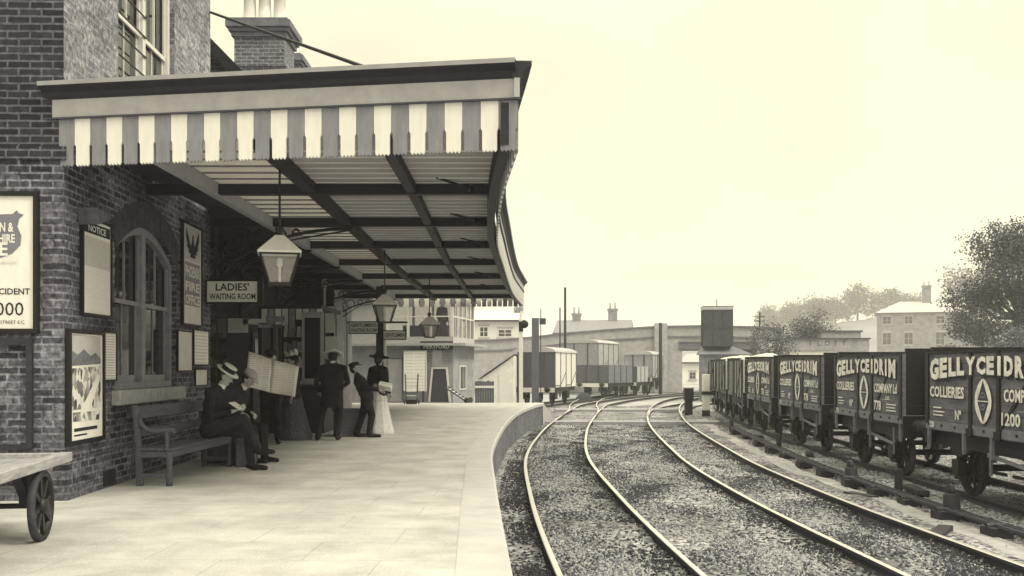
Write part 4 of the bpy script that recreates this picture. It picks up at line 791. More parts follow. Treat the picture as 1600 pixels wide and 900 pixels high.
def hand(pr, wrist, hd, palm_n, curl, m='skin', side=1):
    w0 = Vector(wrist); hd = Vector(hd).normalized(); nn = Vector(palm_n); nn = (nn - hd * nn.dot(hd)).normalized(); s = hd.cross(nn) * side
    pr.append((w0, w0 + hd * .03, .027, .028, m))
    for k, ln in enumerate((.070, .080, .076, .060)):
        o = s * (.0245 - k * .0165); k0 = w0 + hd * (.085 - abs(k - 1.4) * .004) + o
        pr.append((w0 + hd * .02 + o * .8, k0, .0145, .011, m)); d1 = (hd * math.cos(curl) + nn * math.sin(curl)); d2 = (hd * math.cos(curl * 2.2) + nn * math.sin(curl * 2.2))
        m1 = k0 + d1 * ln * .55; pr.append((k0, m1, .0105, .0095, m)); pr.append((m1, m1 + d2 * ln * .5, .0095, .008, m))
    t0 = w0 + hd * .025 + s * .026; t1 = t0 + (hd * .6 + s * .75 + nn * .35).normalized() * .045; pr.append((t0, t1, .014, .012, m)); pr.append((t1, t1 + (hd * .9 + nn * .5).normalized() * .032, .011, .009, m))
def person(label, loc, rz, J, top, legs, shoe='black', sleeve=None, group=None, skirt=None, female=False, collar='white', vox=.0115, curl=.6, palm=(0, 1, -.3), apron=None):
    V = {k: Vector(v) for k, v in J.items()}; pr = []; A = lambda a, c, ra, rb, m: pr.append((Vector(a), Vector(c), ra, rb, m))
    sl = sleeve or top; hip = (V['hipL'] + V['hipR']) / 2; sh = (V['shL'] + V['shR']) / 2; k = .9 if female else 1.0
    ax = (V['shL'] - V['shR']).normalized(); hx = (V['hipL'] - V['hipR']).normalized()
    for t, hw, r in ((0, .085, .125), (.22, .07, .118 * (.86 if female else 1)), (.45, .085, .115 * (.84 if female else 1)), (.68, .10, .12), (.86, .115, .098)):
        c = hip.lerp(sh, t); a = hx.lerp(ax, t).normalized(); A(c - a * hw * k, c + a * hw * k, r, r, top)
    A(V['shR'] + (sh - V['shR']) * .25, V['shL'] + (sh - V['shL']) * .25, .068, .068, top)
    for s in 'LR':
        c = V['sh' + s]; A(hip.lerp(sh, .1) + (V['hip' + s] - hip) * .7, c.lerp(sh, .45) - (sh - hip) * .12, .115, .10, top)
        A(c, V['el' + s], .066 * k, .050 * k, sl); A(V['el' + s], V['wr' + s].lerp(V['el' + s], .08), .050 * k, .036 * k, sl)
        A(V['wr' + s].lerp(V['el' + s], .07), V['wr' + s], .029, .026, 'skin')
        hd = V.get('hand' + s, V['wr' + s] + (V['wr' + s] - V['el' + s])) - V['wr' + s]
        hand(pr, V['wr' + s], hd, V.get('palm' + s, Vector(palm)), curl, side=1 if s == 'L' else -1)
        if not skirt:
            A(V['hip' + s], V['kn' + s], .096, .074, legs); A(V['kn' + s], V['an' + s] + Vector((0, 0, .03)), .072, .060, legs)
        an, to = V['an' + s], V['to' + s]; f_ = (to - an); A(an, an + Vector((0, 0, -.02)), .046, .045, shoe); A(an + Vector((0, 0, -.03)), to, .042, .033, shoe); A(an - f_.normalized() * .04 + Vector((0, 0, -.035)), an + f_ * .3 + Vector((0, 0, -.045)), .036, .036, shoe)
    if skirt:
        w0 = hip + Vector((0, 0, .10)); A(w0, hip + Vector((0, 0, -.15)), .13, .20, skirt); A(hip + Vector((0, 0, -.1)), Vector((hip.x, hip.y + .03, .05)), .17, .35, skirt)
    elif 'coat' in J:
        A(hip - hx * .085 + Vector((0, .01, .05)), hip - hx * .095 + Vector((0, .0, -.17)), .115, .12, top); A(hip + hx * .085 + Vector((0, .01, .05)), hip + hx * .095 + Vector((0, .0, -.17)), .115, .12, top)
        A(hip + Vector((0, -.01, .0)), hip + Vector((0, 0, -.18)), .13, .12, top)
        for t in (.25, .5, .75):
            c = hip.lerp(sh, t); A(c - hx * .10, c + hx * .10, .128, .128, top)
    for s in 'LR': A(sh.lerp(V['neck'], .75), V['sh' + s] * .85 + sh * .15 + Vector((0, 0, .012)), .058, .060, top)
    # neck, head, face, ears
    n0, hc = V['neck'], V['head']; up = (hc - n0).normalized(); fw = (V.get('look', hc + Vector((0, -1, 0))) - hc); fw = (fw - up * fw.dot(up)).normalized(); sd_ = up.cross(fw)
    A(sh.lerp(n0, .4), n0, .072, .055, top); A(n0, n0 + up * .02, .056, .055, collar); A(n0 + up * .02, hc - up * .05, .051, .052, 'skin')
    A(hc + up * .035 - fw * .018, hc + up * .03 + fw * .012, .090, .084, 'skin'); A(hc - up * .02 + fw * .02, hc - up * .075 + fw * .045, .070, .038, 'skin'); A(hc - up * .005 + fw * .088, hc - up * .028 + fw * .108, .009, .014, 'skin')
    for q in (-1, 1):
        A(hc + sd_ * q * .08 - up * .005, hc + sd_ * q * .083 - up * .035, .017, .012, 'skin'); A(hc + sd_ * q * .032 + fw * .083 + up * .008, hc + sd_ * q * .030 + fw * .083 + up * .008, .0105, .0105, 'eye')
    A(hc - up * .055 + fw * .074 - sd_ * .018, hc - up * .055 + fw * .074 + sd_ * .018, .0085, .0085, 'lip')
    hr = .094 if not female else .102
    A(hc + up * .045 - fw * .026, hc + up * .005 - fw * .036, hr, .084, 'hair')
    if female: A(hc + up * .03 - fw * .10, hc - up * .01 - fw * .09, .05, .05, 'hair')
    b = MB()
    for a, c, ra, rb, m in pr: rcone(b, a, c, ra, rb)
    me = bpy.data.meshes.new('raw'); me.from_pydata(b.v, [], b.f); o = bpy.data.objects.new('raw', me); COL.objects.link(o)
    r_ = o.modifiers.new('r', 'REMESH'); r_.mode = 'VOXEL'; r_.voxel_size = vox; s_ = o.modifiers.new('s', 'SMOOTH'); s_.factor = .5; s_.iterations = 2
    bpy.context.view_layer.update(); nm = bpy.data.meshes.new_from_object(o.evaluated_get(bpy.context.evaluated_depsgraph_get())); bpy.data.objects.remove(o); bpy.data.meshes.remove(me)
    names = []; [names.append(p[4]) for p in pr if p[4] not in names]
    MM = dict(M, eye=M['hair'], lip=mat('lip', .2, .17))
    nm.materials.clear()
    for q in names: nm.materials.append(MM[q])
    co = np.empty(len(nm.vertices) * 3, np.float32); nm.vertices.foreach_get('co', co); co = co.reshape(-1, 3)
    co[:, 2] = np.maximum(co[:, 2], .0)
    # cloth folds: gentle vertical ripples away from hands and head
    nm.vertices.foreach_set('co', co.ravel()); nf = len(nm.polygons); ce = np.empty(nf * 3, np.float32); nm.polygons.foreach_get('center', ce); ce = ce.reshape(-1, 3)
    best = np.full(nf, 1e9); idx = np.zeros(nf, np.int32)
    for a, c, ra, rb, m in pr:
        a = np.array(a); c = np.array(c); ab = c - a; t = np.clip(((ce - a) @ ab) / max(ab @ ab, 1e-9), 0, 1); d = np.linalg.norm(ce - (a + t[:, None] * ab), axis=1) - (ra + (rb - ra) * t)
        q = d < best; best[q] = d[q]; idx[q] = names.index(m)
    nm.polygons.foreach_set('material_index', idx); nm.polygons.foreach_set('use_smooth', np.ones(nf, bool)); nm.update()
    po = bpy.data.objects.new('person', nm); COL.objects.link(po); po.location = loc; po.rotation_euler = (0, 0, rz); tag(po, label, 'person', group)
    po['_'] = 0; del po['_']; return po, hc, up, fw, sd_
def hat(po, hc, up, fw, sd_, kind, m='straw', tilt=.0):
    up2 = (up + fw * tilt).normalized(); f2 = (fw - up2 * fw.dot(up2)).normalized(); s2 = up2.cross(f2); c = hc + up * .072 - fw * .01
    X = Matrix((s2, f2, up2)).transposed().to_4x4(); X.translation = c
    b = MB()
    if kind == 'boater':
        b.lathe([(.0, .095), (.092, .092), (.097, .085), (.099, .0), (.165, -.004), (.168, .004), (.165, .012), (.101, .014)], n=24, mtx=X); o = b.build('hat', M[m], po)
        b = MB(); b.lathe([(.1005, .014), (.101, .06), (.100, .075)], n=24, mtx=X); b.build('hat_band', M['black'], o)
    elif kind == 'straw':
        b.lathe([(0, .12), (.06, .115), (.088, .09), (.1, .04), (.105, .0), (.19, -.02), (.215, -.01), (.19, -.005), (.1, .012)], n=24, mtx=X); o = b.build('hat', M[m], po)
        b = MB(); b.lathe([(.1065, .003), (.1035, .035), (.101, .036)], n=24, mtx=X); b.build('hat_band', M['suit2'], o)
    elif kind == 'cap':
        b.lathe([(0, .075), (.08, .068), (.112, .04), (.105, .0), (.095, -.005)], n=20, mtx=X); o = b.build('hat', M[m], po)
        b = MB(); b.add([X @ Vector(p) for p in [(-.07, .075, 0), (.07, .075, 0), (.05, .15, -.02), (0, .165, -.022), (-.05, .15, -.02), (-.07, .075, .01), (.07, .075, .01), (.05, .15, -.01), (0, .165, -.012), (-.05, .15, -.01)]], [(0, 1, 2, 3, 4), (9, 8, 7, 6, 5)] + [(i, (i + 1) % 5, (i + 1) % 5 + 5, i + 5) for i in range(5)]); b.build('cap_peak', M[m], o)
    elif kind in ('ladies', 'plain'):
        b.lathe([(0, .10), (.09, .09), (.11, .02), (.20, .0), (.22, .02), (.2, .022), (.12, .03)], n=22, mtx=X); o = b.build('hat', M[m], po)
        if kind == 'plain': return
        b = MB(); rg = random.Random(4)
        for k in range(26):
            a = rg.random() * 6.28; q = X @ Vector((.11 * math.cos(a), .11 * math.sin(a), .05 + rg.random() * .08)); r_ = .025 + rg.random() * .02
            b.lathe([(0, -r_), (r_ * .8, -r_ * .5), (r_, 0), (r_ * .7, r_ * .6), (0, r_)], q, 7)
        b.build('hat_flowers', M['white2'], o)
sx_ = lambda v: Vector(v)
# 1 seated man nearest, reading a pad, legs crossed
J = dict(hipR=(-.10, 0, .555), hipL=(.10, 0, .555), knR=(-.03, -.47, .70), anR=(.02, -.64, .30), toR=(.03, -.86, .26), knL=(.12, -.48, .50), anL=(.11, -.52, .085), toL=(.11, -.73, .036),
         shR=(-.19, -.06, 1.06), shL=(.19, -.14, 1.04), elR=(-.25, -.10, .76), wrR=(-.12, -.33, .80), elL=(.25, -.22, .77), wrL=(.10, -.40, .82), neck=(0, -.15, 1.13), head=(0, -.215, 1.265), look=(0, -.9, .75),
         handR=(-.06, -.41, .82), handL=(.03, -.46, .84), palmR=(.5, -.1, .8), palmL=(-.6, .1, .8))
p1 = person('man in dark suit and straw boater sitting on the bench with crossed legs, reading', (-4.06, 14.22, 0), R(84), J, 'suit', 'suit2', palm=(0, 0, 1)); hat(*p1, 'boater', 'straw', .18)
b = MB(); b.box(-.11, .11, -.003, .003, 0, .17); b.box(-.10, .11, -.009, -.004, .004, .168); o = b.build('reading_pad', M['paper'], None, (0, 0, 0)); o.location = p1[0].matrix_basis @ Vector((-.03, -.45, .83)); o.rotation_euler = (R(-58), 0, R(84)); tag(o, 'white folded paper in the hands of the man on the bench', 'paper')
# 2 seated man beyond on the trunk
J2 = dict(J, knR=(-.13, -.46, .50), anR=(-.12, -.48, .085), toR=(-.13, -.69, .036), shR=(-.20, -.15, 1.04), shL=(.20, -.15, 1.04), neck=(0, -.24, 1.10), head=(0, -.32, 1.21), look=(.1, -.9, .55), elR=(-.26, -.02, .78), wrR=(-.14, -.28, .72), elL=(.26, -.05, .78), wrL=(.14, -.28, .72), handR=(-.10, -.36, .70), handL=(.10, -.36, .70), palmR=(.2, 0, -1), palmL=(-.2, 0, -1))
p2 = person('second seated man in dark clothes beyond the reader, partly hidden by him', (-4.16, 15.55, 0), R(72), J2, 'suit2', 'suit'); hat(*p2, 'cap', 'fascia', .1)
def stand(h=1.72, lean=0, fx=0, **kw):
    s = h / 1.72
    D = dict(hipR=(-.095, 0, .92), hipL=(.095, 0, .92), knR=(-.11, -.02, .50), knL=(.11, -.02, .50), anR=(-.12, .02, .085), anL=(.12, .02, .085), toR=(-.14, -.20, .036), toL=(.14, -.20, .036), shR=(-.20, 0, 1.42), shL=(.20, 0, 1.42),
             elR=(-.26, .02, 1.13), elL=(.26, .02, 1.13), wrR=(-.24, -.10, .90), wrL=(.24, -.10, .90), neck=(0, -.01, 1.49), head=(0, -.03, 1.615))
    D.update(kw); return {k: tuple(c * s for c in v) for k, v in D.items()}
# 3 newspaper reader
Jn = stand(1.68, elR=(-.34, -.16, 1.16), elL=(.34, -.16, 1.16), wrR=(-.40, -.36, 1.24), wrL=(.40, -.36, 1.18), handR=(-.41, -.42, 1.30), handL=(.41, -.42, 1.24), palmR=(.9, -.3, 0), palmL=(-.9, -.3, 0), head=(0, -.05, 1.60), look=(0, -1, 1.2), knL=(.14, -.10, .5), anL=(.10, .08, .085), toL=(.16, -.12, .036))
p3 = person('man standing behind an open newspaper that hides his head and chest', (P(424, 0, 19.1).x, 19.1, 0), R(4), Jn, 'suit', 'suit'); hat(*p3, 'cap', 'suit2')
t = empty('open_newspaper', (P(424, 0, 18.66).x, 18.66, .9), 0, 'large open newspaper held up before the standing reader', 'newspaper')
def sheet(c0, c1, c2, c3, bow, nm, m):
    b = MB(); n_ = 8; vs = []
    for j in range(5):
        for i in range(n_ + 1):
            u, v = i / n_, j / 4; p_ = Vector(c0).lerp(Vector(c1), u).lerp(Vector(c3).lerp(Vector(c2), u), v) + Vector((0, bow * math.sin(u * math.pi) + .012 * math.sin(v * 5 + u * 3), 0)); vs.append(p_ - t.location)
    w = n_ + 1; fs = [(j * w + i, j * w + i + 1, (j + 1) * w + i + 1, (j + 1) * w + i) for j in range(4) for i in range(n_)]
    b.add(vs, fs, 0, True); o = b.build(nm, m, t, uv='fit'); s_ = o.modifiers.new('s', 'SOLIDIFY'); s_.thickness = .004; return o
fo, lt, lb, rt_, rb, fb = P(426, 562, 18.68), P(389, 549, 18.52), P(383, 603, 18.12), P(467, 573, 18.72), P(461, 620, 18.34), P(421, 613, 18.36)
sheet(lb, fb, fo, lt, .03, 'left_page', print_mat('news_grey', .80, .22, 20, 3, .5)); sheet(fb, rb, rt_, fo, .03, 'right_page', print_mat('news_light', .92, .32, 20, 3, .45))
# 4 woman with flowered hat
Jw = stand(1.60); p4 = person('woman in flowered hat and dark striped skirt behind the newspaper reader', (P(458, 0, 20.3).x, 20.3, 0), R(-60), Jw, 'suit2', 'suit', skirt='dress', female=True, collar='white2'); hat(*p4, 'ladies', 'suit2')
# 5 man in straw hat, back to the camera
J5 = stand(1.70, coat=(0, 0, 0), knR=(.05 - .19, -.10, .5), anR=(-.10, .02, .085), toR=(-.13, -.2, .036), knL=(.20, -.08, .50), anL=(.26, .02, .085), toL=(.32, -.19, .036), elR=(-.30, -.06, 1.12), wrR=(-.22, -.28, 1.04), elL=(.31, -.02, 1.11), wrL=(.25, -.22, .94), shR=(-.22, -.03, 1.385), shL=(.22, -.03, 1.385), hipR=(-.11, .0, .92), hipL=(.11, .0, .92), neck=(0, -.05, 1.47), head=(0, -.10, 1.58), look=(.3, -1, 1.2))
p5 = person('heavy man in a wide straw hat and dark suit standing with his back to us', (P(519, 0, 20.1).x, 20.1, 0), R(186), J5, 'suit', 'suit'); hat(*p5, 'straw', 'straw', .05)
# 6 newsboy
J6 = stand(1.50, coat=(0, 0, 0), shR=(-.19, .20, 1.37), shL=(.19, .20, 1.37), neck=(0, .22, 1.43), head=(0, .25, 1.55), look=(-.3, -1, .9), elR=(-.26, .0, 1.14), wrR=(-.16, -.27, 1.10), elL=(.26, .0, 1.12), wrL=(.12, -.30, 1.06), knR=(-.12, -.12, .50), anR=(-.12, -.06, .085), toR=(-.13, -.30, .036), knL=(.11, .10, .50), anL=(.11, .22, .085), toL=(.12, .0, .036))
p6 = person('boy in dark jacket facing the track, carrying an armful of papers', (P(573, 0, 21).x, 21, 0), R(96), J6, 'suit', 'suit'); hat(*p6, 'cap', 'suit2')
b = MB(); b.box(-.20, .20, -.13, .13, 0, .035); b.box(-.19, .205, -.12, .13, .036, .06); b.box(-.2, .19, -.13, .12, .061, .085); o = b.build('paper_bundle', M['paper'], None, p6[0].matrix_basis @ Vector((0, -.36, .965)), R(96), bevel=.004); o.rotation_euler = (R(12), R(14), R(96)); tag(o, 'bundle of white papers in the arms of the boy', 'papers')
# 7 woman in pale skirt behind the boy
p7 = person('woman in dark jacket and pale skirt standing just behind the boy', (P(591, 0, 22.0).x, 22.0, 0), R(150), stand(1.62), 'suit', 'suit', skirt='skirt', female=True, collar='suit'); hat(*p7, 'plain', 'suit')
# ================================================================== signal box at the platform end
sb = empty('signal_box', (-2.34, 42, -.0), -R(9.5), 'two storey signal box with a band of windows at the far end of the platform', 'signal box')
pale = mat('pale_render', .31, .19, 2.5, .85, .15); palew = mat('signal_box_boards', .45, .33, 4, .7, .1, (1, 1, 12))
b = MB(); b.box(-4.6, 0, .01, 4.2, -.9, 2.24); b.build('wall', pale, sb)
b = MB(); b.box(-4.7, .55, -.28, 4.3, 2.24, 2.34); b.build('ledge', M['fascia'], sb)
b = MB(); b.box(-4.6, 0, .0, .1, 2.34, 2.6); b.box(-.1, 0, .1, 4.2, 2.34, 2.6); b.box(-4.6, -2.75, 0, .1, 2.6, 4.15); b.box(-4.6, -.1, 4.1, 4.2, 2.34, 2.6); b.build('upper_wall', palew, sb)
b = MB(); b.box(-4.8, .2, -.2, 4.4, 4.151, 4.27); b.add([(-4.8, -.2, 4.27), (.2, -.2, 4.27), (.2, 4.4, 4.27), (-4.8, 4.4, 4.27), (-3.6, 2.1, 5.3), (-1, 2.1, 5.3)], [(0, 1, 5, 4), (1, 2, 5), (2, 3, 4, 5), (3, 0, 4)]); b.build('roof', M['slate'], sb)
b = MB()
for x in (-2.72, -1.85, -.93, -.06): b.box(x - .05, x + .05, -.005, .07, 2.6, 4.15); b.box(x - .05, x + .05, 4.12, 4.19, 2.6, 4.15)
b.box(-2.7, -.1, .0, .06, 3.38, 3.43)
for k in range(6): y = .03 + k * .83; b.box(-.065, .006, y - .04, y + .04, 2.6, 4.15)
b.box(-.06, .0, .1, 4.15, 3.38, 3.43); wf = b.build('window_frame', M['white2'], sb)
b = MB(); b.box(-2.7, -.1, .03, .036, 2.6, 4.1); b.box(-.036, -.03, .1, 4.1, 2.6, 4.1); b.box(-4.5, -.1, 4.14, 4.146, 2.6, 4.1); b.build('pane', M['glassc'], wf)
b = MB(); b.box(-4.5, -.15, .15, 4.05, 2.35, 2.40); b.box(-2.4, -.5, 1.2, 1.5, 2.4, 3.1); b.build('lever_frame', M['dgrey'], sb)
# its lower features
def lx(px): return (px - 708) / F * 42 * 1.03
def lz(py): return CH - (py - HZ) / F * 42
b = MB(); b.box(lx(657), lx(708), -.06, -.002, lz(547), lz(533)); t = b.build('name_board', M['dgrey'], sb)
b = MB(); b.text("HERTFORD", .25, ((lx(657) + lx(708)) / 2, -.064, lz(544.5)), bold=.02, fit=1.05); b.build('lettering', M['white'], t)
b = MB(); x0, x1 = lx(671), lx(703); b.add([(x0, -.03, 0), (x1, -.03, 0), (x1 - .13, -.03, lz(575)), (x0 + .13, -.03, lz(575))], [(0, 1, 2, 3)]); d_ = b.build('tapered_door', mat('door_boards', .075, .04, 8, .8, .3, (12, 1, .5)), sb)
b = MB(); zt = lz(575); b.bar((x0, -.03, 0), (x0 + .13, -.03, zt), .07, .07); b.bar((x1, -.03, 0), (x1 - .13, -.03, zt), .07, .07); b.bar((x0 + .1, -.03, zt), (x1 - .1, -.03, zt), .07, .07); b.build('door_frame', M['white2'], d_)
b = MB(); xm = lx(683); b.prism([(xm - .2, lz(573))] + [(xm + .2 * math.cos(t_), lz(553) + .2 * math.sin(t_)) for t_ in np.linspace(math.pi, 0, 9)] + [(xm + .2, lz(573))], -.03, -.001); b.build('wall_plaque', M['fascia'], sb)
b = MB(); b.box(-.002, .04, 1.1, 2.3, .45, 1.45); wd_ = b.build('window', M['white2'], sb); b = MB(); b.box(.042, .046, 1.2, 1.67, .5, 1.4); b.box(.042, .046, 1.73, 2.2, .5, 1.4); b.build('pane', M['glass'], wd_)
b = MB(); b.box(lx(606), lx(628), -.04, -.001, .0, 1.7); b.build('boarding', M['fascia'], sb)
b = MB()
for k in range(5): b.box(lx(610), lx(706), -.012, -.001, 1.62 + k * .12, 1.63 + k * .12)
b.build('panel_lines', M['dgrey'], sb)
q = sb.matrix_basis @ Vector((lx(632), -.11, .42)); t = board('poster', 'large pale bill board leaning on the signal box wall behind the sack barrow', 'poster', q, -R(9.5), lx(668) - lx(632), 1.62, print_mat('sparse_bill', .80, .35, 11, 2, .3), M['white2'], .04, .06, facename='printed_sheet')
b = MB(); b.bar((.1, -.03, -.42), (.1, -.03, .02), .06, .05); b.bar((.8, -.03, -.42), (.8, -.03, .02), .06, .05); b.build('leg', M['dwood'], t)
# sack barrows
def barrow(loc, rz, tilt, label):
    t = empty('sack_barrow', loc, rz, label, 'sack barrow', 'sack barrows near the signal box'); T = Matrix.Rotation(tilt, 4, 'X')
    b = MB()
    for s in (-1, 1): b.bar(T @ Vector((s * .20, 0, .05)), T @ Vector((s * .24, 0, 1.15)), .045, .05)
    b.build('frame', M['mwood'], t)
    b = MB()
    for k in range(6): b.bar(T @ Vector((-.2, 0, .16 + k * .165)), T @ Vector((.2, 0, .16 + k * .165)), .03, .045)
    b.build('slats', M['white2'], t); b = MB(); b.bar(T @ Vector((-.2, -.09, .05)), T @ Vector((.2, -.09, .05)), .02, .22); b.build('toe_plate', M['iron'], t)
    for s in (-1, 1): spoked(t, (s * .27, .08, .10), .10, .04, 5, 'wheel', 'x', .025, 'iron', 'rust', .03)
p_ = P(643, 0, 39.5); barrow((p_.x, 39.5, 0), R(4), R(-12), 'upright sack barrow with pale slats leaning before the bill board')
p_ = P(735, 0, 41.2); barrow((p_.x, 41.0, 0), R(75), R(-58), 'sack barrow lying tipped over at the corner of the signal box')
ps = person('signalman in dark clothes seen through the signal box window', (P(691, 0, 43.4).x, 43.4, 2.40), R(40), stand(1.66), 'suit', 'suit', vox=.02); hat(*ps, 'straw', 'suit')
# ================================================================== coal wagons
WL, WW, WF, WT = 4.74, 2.30, 1.08, 2.43                      # length, width, body bottom and top over the rail
def sideletters(num, small=True):
    b = MB(); y = -WW / 2 - .0285; word = "GELLYCEIDRIM"; u = [-1.94, -1.55, -1.18, -.85, -.47, -.08, .25, .55, .86, 1.20, 1.47, 1.84]; wds = [.40, .32, .30, .29, .37, .33, .26, .11, .29, .28, .10, .42]
    for ch, x, wd_ in zip(word, u, wds):
        zb = 1.93 + .125 * (1 - (x / 2.1) ** 2); zt = 2.325 + .02 * (1 - (x / 2.1) ** 2)
        q = MB(); q.text(ch, .4, (x, y, zb), bold=.055, fit=wd_); zz = [v[2] for v in q.v]; k = (zt - zb) / (max(zz) - min(zz)); mz = min(zz); sl = -.25 * x / 2.1 * .28
        q.v = [(v[0], v[1], zb + (v[2] - mz) * k + (v[0] - x) * sl) for v in q.v]; b.add(q.v, q.f, 0); b.add([(v[0] + .035, v[1] + .0012, v[2] - .04) for v in q.v], q.f, 1)
    b.text("COLLIERIES", .3, (-1.42, y, 1.66), bold=.03, fit=1.42, sy=.85); b.text("COMPANY Ld", .3, (1.42, y, 1.66), bold=.03, fit=1.42, sy=.85)
    b.text("Nº", .22, (-.95, y, 1.30), bold=.03); b.text(num, .26, (.93, y, 1.30), bold=.03, fit=.15 * len(num)); b.text(num[:3], .14, (-2.05, y - .004, 1.12), bold=.03)
    for x, z, w_ in ((-1.98, 1.46, .35), (-1.98, 1.39, .48), (-1.98, 1.33, .42), (1.5, 1.42, .6), (1.5, 1.36, .55), (1.5, 1.30, .6)): b.box(x, x + w_, y - .001, y, z, z + .022)
    b.text("LOAD", .1, (1.55, y, 1.52), bold=.02); b.add([(1.15, y, 1.52), (1.9, y, 1.52), (1.9, y, 1.524), (1.15, y, 1.524)], [(0, 1, 2, 3)])
    return b
def emblem():
    y = -WW / 2 - .030; b = MB(); cz = 1.635; H = .355; Wd = .30
    ves = [(Wd * math.cos(t) * (1 - .0 * abs(math.sin(t))), cz + H * math.sin(t)) for t in np.linspace(0, 2 * math.pi, 33)[:-1]]
    ves = [(x * (1 - .28 * abs((z - cz) / H) ** 2), z) for x, z in ves]
    b.add([(x, y, z) for x, z in ves], [tuple(range(len(ves)))], 0)
    b.add([(x, y - .002, z) for x, z in ((-.205, cz), (0, cz - .33), (.205, cz), (0, cz + .33))], [(0, 1, 2, 3)], 1)
    b.box(-.21, .21, y - .005, y - .003, cz - .008, cz + .008, 0)
    for s in (1, -1):
        for r0, r1 in ((.10, .075), (.045, .0)):
            pts = [(r0 * math.cos(t), cz + s * (.045 + r0 * math.sin(t))) for t in np.linspace(0, math.pi, 11)] + [(r1 * math.cos(t), cz + s * (.045 + r1 * math.sin(t))) for t in np.linspace(math.pi, 0, 11)]
            if s < 0: pts.reverse()
            for i in range(10):
                a = [pts[i], pts[i + 1], pts[20 - i], pts[21 - i]] if True else 0
                b.add([(x, y - .004, z) for x, z in a], [(0, 1, 2, 3)], 2)
    return b
def make_wagon(num, lettered, bodym, group):
    t = empty('coal_wagon', (0, 0, 0), 0, 'x', 'coal wagon', group); hl, hw = WL / 2, WW / 2; n = 6; ph = (WT - WF - .16) / n
    b = MB()
    for s in (-1, 1):
        for k in range(n):
            z0 = WF + .16 + k * ph; y0, y1 = sorted((s * (hw - .07), s * hw)); b.box(-hl, hl, y0, y1, z0 + .004, z0 + ph - .004)
    b.box(-hl, hl, -hw + .02, hw - .02, WF - .02, WF + .06); b.build('side_planks', bodym, t)
    b = MB()
    for s in (-1, 1): y0, y1 = sorted((s * (hw - .07), s * (hw + .012))); b.box(-hl - .01, hl + .01, y0, y1, WF, WF + .155)
    b.build('curb_rail', M['curb'] if lettered else bodym, t)
    for s in (-1, 1):
        b = MB()
        for k in range(n + 1): z0 = WF + .16 + k * ph; x0, x1 = sorted((s * (hl - .072), s * (hl - .002))); b.box(x0, x1, -hw + .072, hw - .072, z0 + .004, min(z0 + ph - .004, WT + .10))
        for y in (-hw * .45, hw * .45): x0, x1 = sorted((s * (hl + .0), s * (hl + .1))); b.box(x0, x1, y - .07, y + .07, WF - .25, WT + .06)
        x0, x1 = sorted((s * (hl - .001), s * (hl + .06))); b.box(x0, x1, -hw, hw, WF - .26, WF + .16); b.build('end', M['black'], t)
    b = MB()
    for s in (-1, 1):
        for x in (-.50, .50, -hl + .07, hl - .07):
            w_ = .055 if abs(x) < 1 else .075
            y0, y1 = sorted((s * (hw + .001), s * (hw + .026))); b.box(x - w_, x + w_, y0, y1, WF + .1, WT + .01)
        y0, y1 = sorted((s * (hw + .028), s * (hw + .045)))
        b.bar((.55, s * (hw + .016), WF + .12), (1.85, s * (hw + .016), WT - .1), .07, .012, 0, (0, 1, 0))
        for x in (-.5, .5): b.box(x - .11, x + .11, y0, y1, WF - .03, WF + .1)
        for k in range(9): x = -2.2 + k * .55; y2, y3 = sorted((s * (hw + .013), s * (hw + .03))); b.box(x - .02, x + .02, y2, y3, WF + .06, WF + .1)
        b.box(-hl + .05, hl - .05, *sorted((s * (hw - .02), s * (hw + .03))), WT - .012, WT + .012)
    b.build('strapping', M['black'], t)
    b = MB()
    for s in (-1, 1): y0, y1 = sorted((s * .88, s * .98)); b.box(-hl, hl, y0, y1, WF - .29, WF - .03)
    b.box(-.05, .05, -.9, .9, WF - .25, WF - .05); b.build('underframe', M['dwood'], t)
    for x in (-.78, .25, 2.25, -2.25): b = MB(); b.box(x - .028, x + .028, -hw - .02, -hw + .03, WF - .34, WF - .001); b.build('side_knee', M['curb'], t)
    for ax in (-1.35, 1.35):
        ws = empty('wheelset', (ax, 0, .46)); ws.parent = t
        for s in (-1, 1):
            spoked(ws, (0, s * .75, 0), .46, .11, 8, 'wheel', 'y', .08, 'iron', 'rust', .10)
        b = MB(); b.tube([(0, -.98, 0), (0, .98, 0)], .06, 10); b.build('axle', M['iron'], ws)
        for s in (-1, 1):
            b = MB(); y = s * .95; b.box(ax - .13, ax + .13, y - .07 + s * .04, y + .07 + s * .04, .34, .60); b.box(ax - .17, ax + .17, y - .05, y + .05, .26, .33)
            for k in range(5): L_ = .46 - k * .08; b.bar((ax - L_, y, .79 - k * .032), (ax + L_, y, .79 - k * .032), .09, .026)
            b.bar((ax - .34, y - s * .06, .82), (ax - .11, y - s * .06, .32), .02, .07, 0, (0, 1, 0)); b.bar((ax + .34, y - s * .06, .82), (ax + .11, y - s * .06, .32), .02, .07, 0, (0, 1, 0)); b.build('axle_box', M['iron'], t)
    b = MB(); b.bar((-.12, -1.05, .78), (1.75, -1.12, .66), .02, .06); b.bar((-.12, -1.0, .95), (-.12, -1.0, .45), .03, .06); b.bar((1.72, -1.1, .98), (1.72, -1.1, .45), .025, .05); b.build('brake_lever', M['curb'], t)
    b = MB(); b.bar((-.12, -.75, .46), (-.80, -.75, .46), .03, .05); b.box(-.9, -.8, -.8, -.7, .25, .68); b.bar((.1, -.75, .46), (.80, -.75, .46), .03, .05); b.box(.8, .9, -.8, -.7, .25, .68); b.build('brake_block', M['iron'], t)
